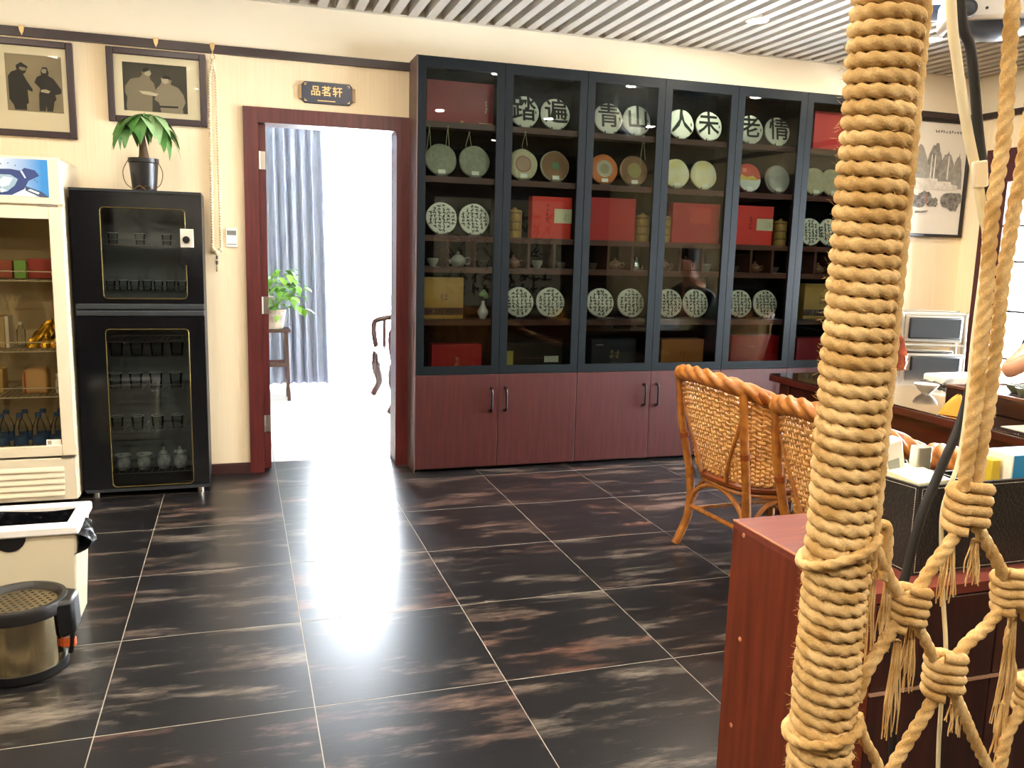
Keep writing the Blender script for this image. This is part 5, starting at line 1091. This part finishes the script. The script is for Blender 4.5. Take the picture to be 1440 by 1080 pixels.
# ------------------------------------------------------------------ rope-wrapped post, macrame net, cables
def rope_mat(nm, c1, c2):
    m = bpy.data.materials.new(nm); m.use_nodes = True; nt = m.node_tree; b = nt.nodes['Principled BSDF']; N = nt.nodes.new; L = nt.links.new
    tc = N('ShaderNodeTexCoord'); n1 = N('ShaderNodeTexNoise'); n1.inputs['Scale'].default_value = 25; n1.inputs['Detail'].default_value = 5; L(tc.outputs['Object'], n1.inputs['Vector'])
    n2 = N('ShaderNodeTexNoise'); n2.inputs['Scale'].default_value = 420; n2.inputs['Detail'].default_value = 4; L(tc.outputs['Object'], n2.inputs['Vector'])
    mx = N('ShaderNodeMix'); mx.data_type = 'RGBA'; mx.inputs['A'].default_value = lin(c1); mx.inputs['B'].default_value = lin(c2)
    r = N('ShaderNodeMapRange'); r.inputs['From Min'].default_value = .35; r.inputs['From Max'].default_value = .7; L(n1.outputs['Fac'], r.inputs['Value'])
    m2 = N('ShaderNodeMath'); m2.operation = 'MULTIPLY_ADD'; L(n2.outputs['Fac'], m2.inputs[0]); m2.inputs[1].default_value = .8; m2.inputs[2].default_value = -.25
    m3 = N('ShaderNodeMath'); m3.operation = 'ADD'; m3.use_clamp = True; L(r.outputs[0], m3.inputs[0]); L(m2.outputs[0], m3.inputs[1]); L(m3.outputs[0], mx.inputs['Factor'])
    L(mx.outputs['Result'], b.inputs['Base Color']); b.inputs['Roughness'].default_value = .85; b.inputs['Specular IOR Level'].default_value = .2
    bp = N('ShaderNodeBump'); bp.inputs['Strength'].default_value = .55; bp.inputs['Distance'].default_value = .002; L(n2.outputs['Fac'], bp.inputs['Height']); L(bp.outputs[0], b.inputs['Normal'])
    return m
ROPE = rope_mat('jute_rope', '#d9bb86', '#b18d55'); FIB = mat('jute_fibre', '#cbab70', .9)
PX, PY = 1.100, -1.592
RC, RR, PIT = .0315, .0092, .0165
t = thing('rope_wrapped_post', 'thick post tightly wound with twisted jute rope', 'post', (PX, PY, 0))
part(t, 'post_core', M().cyl((PX, PY, 0), (PX, PY, CZ), .026, n=20), mat('post_dark', '#5a4426', .8))
pts = []; turns = int((CZ-.02)/PIT); ns = 60; rq = random.Random(8); wob = [rq.uniform(-.0012, .0012) for _ in range(turns+2)]
for k in range(turns*ns+1):
    a = 2*pi*k/ns; z = .01+PIT*k/ns; r_ = RC+wob[k//ns]*(1-(k % ns)/ns)+wob[k//ns+1]*((k % ns)/ns)
    pts.append((PX+r_*cos(-a), PY+r_*sin(-a), z+.0018*sin(-a+1)))
part(t, 'rope_coil', M().tube(pts, RR, 15, lobes=3, period=.052, depth=.34), ROPE, smooth=75)
rv = V((cos(YAW+.38), -sin(YAW+.38), 0)).normalized()       # to the side of the post away from the doorway
part(t, 'upright_cord', M().tube([(PX+rv.x*.0435, PY+rv.y*.0435+.008, 1.0+.004*k) for k in range(423)], .0075, 12, lobes=3, period=.05, depth=.32), ROPE, smooth=75)
fb = M()
for k in range(1800):
    a = rq.uniform(0, 2*pi); z = rq.uniform(.6, 1.75); p = V((PX+cos(a)*(RC+RR*.9), PY+sin(a)*(RC+RR*.9), z))
    d = V((cos(a)*rq.uniform(.15, 1), sin(a)*rq.uniform(.15, 1), rq.uniform(-1, 1)))+V((rq.uniform(-1, 1), rq.uniform(-1, 1), 0))*.6; L = rq.uniform(.003, .011); d = d.normalized()*L
    w_ = d.orthogonal().normalized()*.00016; fb.add([p-w_, p+w_, p+d*.6+w_+V((0, 0, -.0006)), p+d], [(0, 1, 2), (0, 2, 3)])
part(t, 'loose_fibres', fb, FIB, kind='stuff', smooth=0)
p2 = copy_tree(t); p2.location.x = 1.63; p2['label'] = 'second rope-wound post at the far side of the net'; p2['group'] = 'rope-wrapped posts'; t['group'] = 'rope-wrapped posts'
# --- macrame net
NY = PY
def nd(px, py, dy=0): return aty(px, py, NY+dy)
t = thing('rope_net', 'knotted jute rope net hanging beside the rope-wrapped post', 'rope net', (1.3, NY, .5))
def even(S, st=.0035):                                        # even steps keep the twist smooth
    out = [S[0]]; acc = 0
    for a, b_ in zip(S, S[1:]):
        l = (b_-a).length; n = 0
        while acc+l >= st:
            a = a.lerp(b_, (st-acc)/l) if l > 1e-9 else b_; out.append(a); l = (b_-a).length; acc = 0
        acc += l
    return out+[S[-1]]
def rp(pxs, r=.0088, dy=0, name='net_rope'):
    P = [nd(a, b_, c_ if isinstance(c_, float) else 0) for a, b_, c_ in [(q if len(q) == 3 else (*q, dy)) for q in pxs]]
    return part(t, name, M().tube(even(spline(P, 30)), r, 15, lobes=3, period=.05, depth=.32), ROPE, smooth=75)
rp([(1475, -620), (1452, -250), (1425, 0), (1413, 180), (1407, 224), (1398, 280), (1392, 335), (1388, 402), (1379, 492), (1372, 567), (1367, 602), (1355, 690)], .0092)
rp([(1530, -640), (1490, -280), (1462, 60), (1438, 235), (1429, 280), (1418, 347), (1409, 402), (1400, 492), (1388, 585), (1384, 602), (1371, 690)], .0092)
rp([(1350, 735), (1335, 765), (1312, 795), (1290, 832)]); rp([(1370, 735), (1388, 765), (1402, 790), (1412, 812)])
rp([(1226, 762), (1240, 790), (1252, 815), (1266, 838)], .008); rp([(1262, 872), (1242, 905), (1218, 945), (1204, 985)])
rp([(1284, 872), (1298, 895), (1312, 925)], .008); rp([(1412, 848), (1388, 880), (1360, 905), (1342, 930)]); 
rp([(1322, 965), (1300, 1005), (1275, 1045), (1250, 1090), (1235, 1140)]); rp([(1338, 968), (1355, 1005), (1372, 1045), (1400, 1100), (1420, 1150)], .0085)
rp([(1205, 1005), (1215, 1040), (1235, 1080), (1240, 1140)], .008); rp([(1450, 975), (1432, 1005), (1416, 1034), (1405, 1090)], .0085); rp([(1434, 848), (1455, 890), (1475, 940), (1455, 970)], .0085)
# the net runs on to a second post out of the picture, and down to a lower row
P2X = 1.63
def wr(pts, r=.0085): return part(t, 'net_rope', M().tube(even(spline([V(p) for p in pts], 30)), r, 15, lobes=3, period=.05, depth=.32), ROPE, smooth=75)
kA, kB, kC, kD = nd(1422, 830), nd(1452, 975), nd(1234, 1138), nd(1412, 1150); kM = V((1.315, NY, .47))
wr([kA+V((.015, 0, .01)), (1.5, NY, 1.02), (P2X-.045, NY, 1.12)]); wr([kB+V((.012, 0, .01)), (1.53, NY, .85), (P2X-.045, NY, .92)]); wr([kB+V((.012, 0, -.015)), (1.53, NY, .72), (P2X-.045, NY, .62)])
wr([kC+V((-.01, 0, -.02)), (PX+.06, NY, .55), (PX+.045, NY, .48)]); wr([kC+V((.01, 0, -.02)), (1.27, NY, .54), kM+V((-.012, 0, .02))]); wr([kD+V((-.01, 0, -.02)), (1.36, NY, .54), kM+V((.012, 0, .02))]); wr([kD+V((.012, 0, -.015)), (1.53, NY, .5), (P2X-.045, NY, .42)])
wr([kM+V((-.01, 0, -.02)), (1.22, NY, .32), (PX+.045, NY, .2)]); wr([kM+V((.01, 0, -.02)), (1.45, NY, .3), (P2X-.045, NY, .18)])
# loops round the post
for zz_, sl in ((nd(1225, 752).z, .02), (nd(1200, 1000).z, .012)):
    P = [(PX+.0425*cos(a), PY+.0425*sin(a), zz_-.014+sl*cos(a+.5)) for a in [2*pi*i/100 for i in range(100)]]
    part(t, 'post_loop', M().tube(P+[P[0]], .0068, 12, lobes=3, period=.05, depth=.32), ROPE, smooth=75)
P = spline([nd(1205, 775), nd(1225, 748), nd(1243, 738), nd(1248, 752), nd(1246, 790), nd(1240, 815)], 16); part(t, 'post_loop', M().tube(even(P), .0075, 12, lobes=3, period=.05, depth=.32), ROPE, smooth=75)
def knot(px, py, s=1.0, tilt=0, c_=None):
    c_ = c_ or nd(px, py); m_ = M(); rr = .0075*s
    for k in range(4):                                        # stacked wraps round the bundle
        z0 = (k-1.5)*.0125*s
        for side_ in (-1, 1):
            pts = []
            for i in range(13):
                a = (-pi/2+pi*i/12)*.999
                pts.append(V((side_*(-.003+.021*cos(a)**.8)*s, .0145*sin(a)*s, z0-side_*.004*s*sin(a)+(.0031*s if side_ > 0 else -.0031*s))))
            m_.tube(pts, [rr*(.75+.25*sin(pi*i/12)) for i in range(13)], 9, lobes=3, period=.03, depth=.15)
    m_.ball((0, .0, 0), .010*s, 10, 8, (1.3, .8, 2.1))
    m_.xform(Matrix.Translation(c_) @ Matrix.Rotation(-YAW-.4, 4, 'Z') @ Matrix.Rotation(tilt, 4, 'Y'))
    part(t, 'knot', m_, ROPE, smooth=75)
for a, b_, s_, tl in ((1361, 712, 1.15, .03), (1277, 853, 1.05, .1), (1422, 830, 1.05, -.1), (1328, 947, 1.1, .0), (1234, 1138, 1, 0), (1412, 1150, 1, 0), (1452, 975, 1, 0)): knot(a, b_, s_, tl)
knot(0, 0, 1, 0, kM)
def tassel(px, py, L, n=16, spread=.012, thick=.0011):
    p0 = nd(px, py, .008); m_ = M()
    for k in range(n):
        a = rq.uniform(0, 2*pi); rr = spread*math.sqrt(rq.random()); l = L*rq.uniform(.75, 1.1); ph = rq.uniform(0, 6)
        pts = [p0+V((cos(a)*rr*(.35+.65*u)+.0025*sin(7*u+ph)*u, sin(a)*rr*(.35+.65*u), -l*u+.0)) for u in [i/8 for i in range(9)]]
        m_.tube(pts, [thick*(1.25-.5*i/8) for i in range(9)], 5)
    part(t, 'frayed_tassel', m_, ROPE)
for a in ((1337, 760, .085), (1372, 758, .06), (1282, 880, .085), (1262, 900, .13), (1250, 800, .1), (1345, 972, .06), (1425, 865, .16), (1412, 990, .1), (1228, 800, .13)): tassel(*a)
for k in range(2): rp([(1424+4*k, 858), (1418-3*k, 900), (1426-8*k, 950), (1408+6*k, 1000), (1404, 1040)], .0042, .01, 'loose_strand')
# --- cables
t = thing('white_cable', 'white cable taped to a black strap running past the net', 'cable', (1.3, NY+.04, 0))
Q = [(1322, -350), (1337, 0), (1345, 80), (1358, 170), (1372, 240), (1382, 300), (1388, 345), (1372, 480), (1360, 590), (1347, 653), (1333, 691), (1324, 735), (1326, 834), (1330, 911), (1326, 960), (1323, 999), (1319, 1080), (1316, 1300)]
P = spline([aty(a, b_, NY+.03) for a, b_ in Q], 6); n = len(P)
part(t, 'cable', M().tube(P, [(.0062 if i < n*.42 else .0062-.0032*min(1, (i-n*.42)/(n*.12))) for i in range(n)], 10), mat('cable_white', '#d8cfae', .45))
c_ = aty(1379, 245, NY+.022)
part(t, 'tape', M().box(c_.x-.0105, c_.x+.0115, c_.y-.001, c_.y+.004, c_.z-.016, c_.z+.016).xform(Matrix.Translation(c_) @ Matrix.Rotation(rad(-10), 4, 'Y') @ Matrix.Translation(-c_)), mat('masking_tape', '#d9cfb6', .6), bevel=.002)
Q = [(1335, -350), (1350, 0), (1366, 74), (1376, 185), (1386, 270), (1390, 340), (1378, 480), (1353, 587), (1333, 636), (1315, 678), (1296, 724), (1276, 800), (1262, 870), (1255, 1080), (1252, 1300)]
P = spline([aty(a, b_, NY+.05) for a, b_ in Q], 6)
solo('black_strap', M().tube(P, .0062, 10), mat('strap_black', '#0c0c0d', .6), 'black strap running down behind the rope net past the organizer', 'strap')
# ------------------------------------------------------------------ seated person across the table
SKIN = mat('skin', '#b98462', .5); CAMO = mat('camo_shirt', '#2c2c22', .8, noise=(14, '#4a4632', .9)); TROU = mat('dark_trousers', '#1c1d22', .8)
eb = atx(1415, 524, 4.06)
hn = V(eb); d = ray(1436, 496); s_ = 0
best = min(([CAM+d*k/400 for k in range(1500, 2200)]), key=lambda p: abs((p-eb).length-.235)); hn = best
sh = V((4.42, .66, 1.10))
def skin_obj(name, verts, edges, radii, root, mt, parent=None, sub=2):
    me = bpy.data.meshes.new(name); me.from_pydata([tuple(v) for v in verts], edges, []); me.materials.append(mt)
    o = bpy.data.objects.new(name, me); COL.objects.link(o); o.parent = parent
    sl = me.skin_vertices[0] if me.skin_vertices else None
    md = o.modifiers.new('skin', 'SKIN'); md.use_smooth_shade = True
    if not me.skin_vertices:
        bm_ = __import__('bmesh').new(); bm_.from_mesh(me); bm_.verts.layers.skin.verify(); bm_.to_mesh(me); bm_.free()
    for i, r in enumerate(radii):
        rr = r if isinstance(r, tuple) else (r, r); me.skin_vertices[0].data[i].radius = rr; me.skin_vertices[0].data[i].use_root = (i == root)
    sb = o.modifiers.new('sub', 'SUBSURF'); sb.levels = sub; sb.render_levels = sub
    return o
per = thing('person', 'person in a dark camouflage shirt resting a bare forearm on the table, holding a phone', 'person', (4.9, .52, 0))
O = per.location
vb = []; eb_ = []; rb_ = []
def nv(p, r, frm=None):
    vb.append(V(p)-O); rb_.append(r); i = len(vb)-1
    if frm is not None: eb_.append((frm, i))
    return i
pel = nv((4.76, .50, .50), (.15, .12)); sp1 = nv((4.66, .51, .74), (.14, .11), pel); chs = nv((4.44, .53, .97), (.16, .11), sp1); nk = nv((4.36, .53, 1.14), .055, chs); hd0 = nv((4.34, .53, 1.2), .068, nk); hd1 = nv((4.31, .53, 1.31), .088, hd0); nv((4.32, .53, 1.38), .068, hd1); nose = nv((4.225, .53, 1.285), .018, hd1)
hands = {}
for s_, el, hand_ in ((1, eb, hn), (-1, V((4.12, .28, .81)), V((4.08, .47, .93)))):
    s1 = nv((4.35, .53+s_*.17, 1.03), .062, chs); e1 = nv(el, .042, s1); m1 = nv(el.lerp(hand_, .45), .04, e1); w1 = nv(el.lerp(hand_, .92), .027, m1)
    f_ = (hand_-el).normalized(); up = V((0, 0, 1)); sd_ = f_.cross(up).normalized(); pm = nv(hand_+f_*.035, (.036, .02), w1); hands[s_] = hand_+f_*.06
    for k in range(4):
        b0 = hand_+f_*.075+sd_*(.012-.0)*1.0+up*(.02-.018*k) ; kn = nv(b0, .0095, pm); mid = nv(b0+f_*(.022-.003*abs(k-1))+sd_*.02, .0085, kn); nv(b0+f_*.012+sd_*.042, .008, mid)
    th0 = nv(hand_+f_*.03+up*.03, .011, pm); nv(hand_+f_*.055+up*.045+sd_*.02, .009, th0)
    h1 = nv((4.70, .50+s_*.1, .48), .1, pel); k1 = nv((4.34, .50+s_*.13, .50), .065, h1); a1 = nv((4.36, .50+s_*.13, .09), .045, k1); nv((4.21, .50+s_*.14, .035), .036, a1)
body = skin_obj('body', vb, eb_, rb_, pel, SKIN, per)
# shirt, trousers, hair
def rel(*p): return [V(q)-O for q in p]
SR, SL, EL = V((4.35, .70, 1.03)), V((4.35, .36, 1.03)), V((4.12, .28, .81))
shv = rel((4.76, .50, .50), (4.66, .51, .74), (4.44, .53, .97), (4.375, .53, 1.11), SR, SR.lerp(eb, .35), SR.lerp(eb, .6), SL, SL.lerp(EL, .7))
skin_obj('shirt', shv, [(0, 1), (1, 2), (2, 3), (2, 4), (4, 5), (5, 6), (2, 7), (7, 8)], [(.17, .14), (.16, .13), (.18, .13), .072, .082, .068, .056, .082, .058], 0, CAMO, per)
for s_ in (-1, 1): skin_obj('trouser_leg', rel((4.76, .50+s_*.07, .50), (4.68, .50+s_*.1, .49), (4.34, .50+s_*.13, .51), (4.36, .50+s_*.13, .12)), [(0, 1), (1, 2), (2, 3)], [.12, .115, .08, .065], 0, TROU, per)
part(per, 'hair', M().ball((4.335, .53, 1.355), .1, 16, 10, (1, .95, .85)), mat('black_hair', '#15110f', .6))
q = hands[1]+V((0, 0, .03))
ph = thing('phone', 'dark blue phone held in the raised hand', 'phone', (q.x, q.y, q.z-.06))
mx = Matrix.Translation(q) @ Matrix.Rotation(rad(20), 4, 'Z') @ Matrix.Rotation(rad(15), 4, 'X')
part(ph, 'phone_body', M().box(-.036, .036, -.004, .004, -.07, .075).xform(mx), mat('phone_navy', '#1c2a4a', .3), bevel=.003); part(ph, 'screen', M().box(-.033, .033, .0041, .0045, -.066, .071).xform(mx), mat('phone_screen', '#0a0c10', .1), smooth=0)
# ------------------------------------------------------------------ furnishings of the bright room
CUR = mat('grey_blue_curtain', '#a2a9ba', .85, spec=.1)
def curtain(u, v):
    x = BX0+.62+(1.19-BX0-.62)*u; fold = .045*sin(2*pi*u*17)+.018*sin(2*pi*u*31+1); return (x+(.05*(1-v)*u), 5.95+fold*(.7+.3*(1-v)), .02+2.42*v)
t = thing('curtain', 'long grey-blue pleated curtain drawn aside by the bright window', 'curtain', (.5, 5.95, 0))
part(t, 'cloth', M().grid(curtain, 260, 8), CUR, smooth=80); part(t, 'rail', M().cyl((BX0+.02, 5.95, 2.47), (BX1-.02, 5.95, 2.47), .016, n=10), WHITE)
for x in (BX0+.3, .9, BX1-.3): part(t, 'rail_bracket', M().box(x-.012, x+.012, 5.94, 5.96, 2.48, 2.62), WHITE)
# plant stand
sx, sy = .70, 5.25; SW = mat('stand_brown', '#42291f', .45)
t = thing('plant_stand', 'tall slender brown wooden plant stand before the curtain', 'stand', (sx, sy, 0))
for a in (-1, 1):
    for b_ in (-1, 1): part(t, 'leg', M().hexa([(sx+a*.11-.013, sy+b_*.11-.013, 0), (sx+a*.11+.013, sy+b_*.11-.013, 0), (sx+a*.11+.013, sy+b_*.11+.013, 0), (sx+a*.11-.013, sy+b_*.11+.013, 0)], [(sx+a*.095-.012, sy+b_*.095-.012, .6), (sx+a*.095+.012, sy+b_*.095-.012, .6), (sx+a*.095+.012, sy+b_*.095+.012, .6), (sx+a*.095-.012, sy+b_*.095+.012, .6)]), SW)
part(t, 'top', M().box(sx-.13, sx+.13, sy-.13, sy+.13, .6, .625), SW, bevel=.003)
for b_ in (-1, 1): part(t, 'stretcher', M().box(sx-.1, sx+.1, sy+b_*.103-.008, sy+b_*.103+.008, .3, .335), SW); part(t, 'side_stretcher', M().box(sx+b_*.103-.008, sx+b_*.103+.008, sy-.1, sy+.1, .3, .335), SW)
t = thing('potted_pothos', 'bushy bright green pothos in a pot on the brown stand', 'plant', (sx, sy, .625))
part(t, 'pot', M().lathe([(.07, .625), (.075, .63), (.1, .78), (.105, .79), (.095, .79), (.0001, .77)], (sx, sy, 0), 24), mat('brown_white_pot', '#8a7468', .35, noise=(8, '#e2dcd2', .9)))
BRL = mat('bright_leaf', '#528f2c', .5, noise=(8, '#86b438', .9)); rl = random.Random(6)
for k in range(95):
    a = rl.uniform(0, 2*pi); el = rl.uniform(-.5, 1.4); r_ = rl.uniform(.08, .21); c_ = V((sx+.08+cos(a)*cos(el)*r_*1.1, sy+sin(a)*cos(el)*r_, .87+sin(el)*r_*1.2+(.03 if el > 0 else -.02)))
    L = rl.uniform(.06, .1)
    part(t, 'leaf', leafmesh(L, L*.8, .4).xform(Matrix.Translation(c_) @ Matrix.Rotation(a+rl.uniform(-.6, .6), 4, 'Z') @ Matrix.Rotation(rl.uniform(-.3, .9), 4, 'Y')), BRL, smooth=60)
stem = M()
for k in range(14): a = 2*pi*k/14; stem.tube(spline([(sx, sy, .77), (sx+.05*cos(a)+.03, sy+.05*sin(a), .88), (sx+.08+.14*cos(a), sy+.14*sin(a), .9+.06*sin(3*a))], 4), .003, 5)
part(t, 'stems', stem, BRL)
# carved settee at the side of the bright room
CW_ = mat('rosewood', '#4a2c2a', .3, coat=.4)
t = thing('wooden_settee', 'carved dark wooden settee with slatted back and curved legs in the bright room', 'settee', (1.85, 4.88, 0))
part(t, 'seat', M().box(1.58, 2.06, 4.36, 5.42, .4, .45), CW_, bevel=.01); part(t, 'apron', M().box(1.6, 1.63, 4.4, 5.38, .32, .4), CW_)
for yy in (4.42, 5.34):
    part(t, 'front_leg', M().tube(spline([(1.615, yy, .4), (1.60, yy, .26), (1.63, yy, .13), (1.585, yy, .03), (1.57, yy, 0)], 6), [.05-.02*min(1, i/14) for i in range(25)], 10), CW_); part(t, 'back_leg', M().tube([(2.03, yy, .4), (2.05, yy, 0)], .03, 10), CW_)
    part(t, 'arm_rest', M().tube(spline([(1.60, yy, .45), (1.58, yy, .62), (1.64, yy, .7), (2.0, yy, .74)], 6), .026, 10), CW_)
    for k in range(4): part(t, 'arm_slat', M().box(1.66+.09*k, 1.69+.09*k, yy-.01, yy+.01, .45, .7), CW_)
part(t, 'back_rail', M().tube(spline([(2.06, 4.38, 1.0), (2.05, 4.88, 1.1), (2.06, 5.4, 1.0)], 8), .03, 10), CW_)
for k in range(11): yy = 4.42+.092*k; part(t, 'back_slat', M().box(2.03, 2.05, yy-.016, yy+.016, .45, 1.02), CW_)
# ------------------------------------------------------------------ calligraphy hung on the wall behind the photographer, mirrored in the glass
rc = random.Random(17)
for x0, x1, z0, z1, cols, rows, lab in ((-1.0, .55, 1.25, 1.95, 4, 1, 'framed wide calligraphy panel of a few bold characters on the dark wall'), (3.0, 4.9, .55, 2.05, 9, 7, 'large grey calligraphy banner of many written columns on the dark wall')):
    t = thing('calligraphy_panel', lab, 'calligraphy', ((x0+x1)/2, YF+.02, z0))
    part(t, 'frame', M().box(x0-.03, x1+.03, YF, YF+.02, z0-.03, z0).box(x0-.03, x1+.03, YF, YF+.02, z1, z1+.03).box(x0-.03, x0, YF, YF+.02, z0, z1).box(x1, x1+.03, YF, YF+.02, z0, z1), BLACK, smooth=0)
    part(t, 'sheet', M().box(x0, x1, YF, YF+.012, z0, z1), mat('aged_sheet', '#cfcabc', .7), smooth=0)
    part(t, 'brush_strokes', strokes(M(), ((x0+x1)/2, YF+.0125, (z0+z1)/2), (-1, 0, 0), UY, (x1-x0)*.86, (z1-z0)*.8, cols, rows, rc, .85, th=.001), INK, smooth=0)
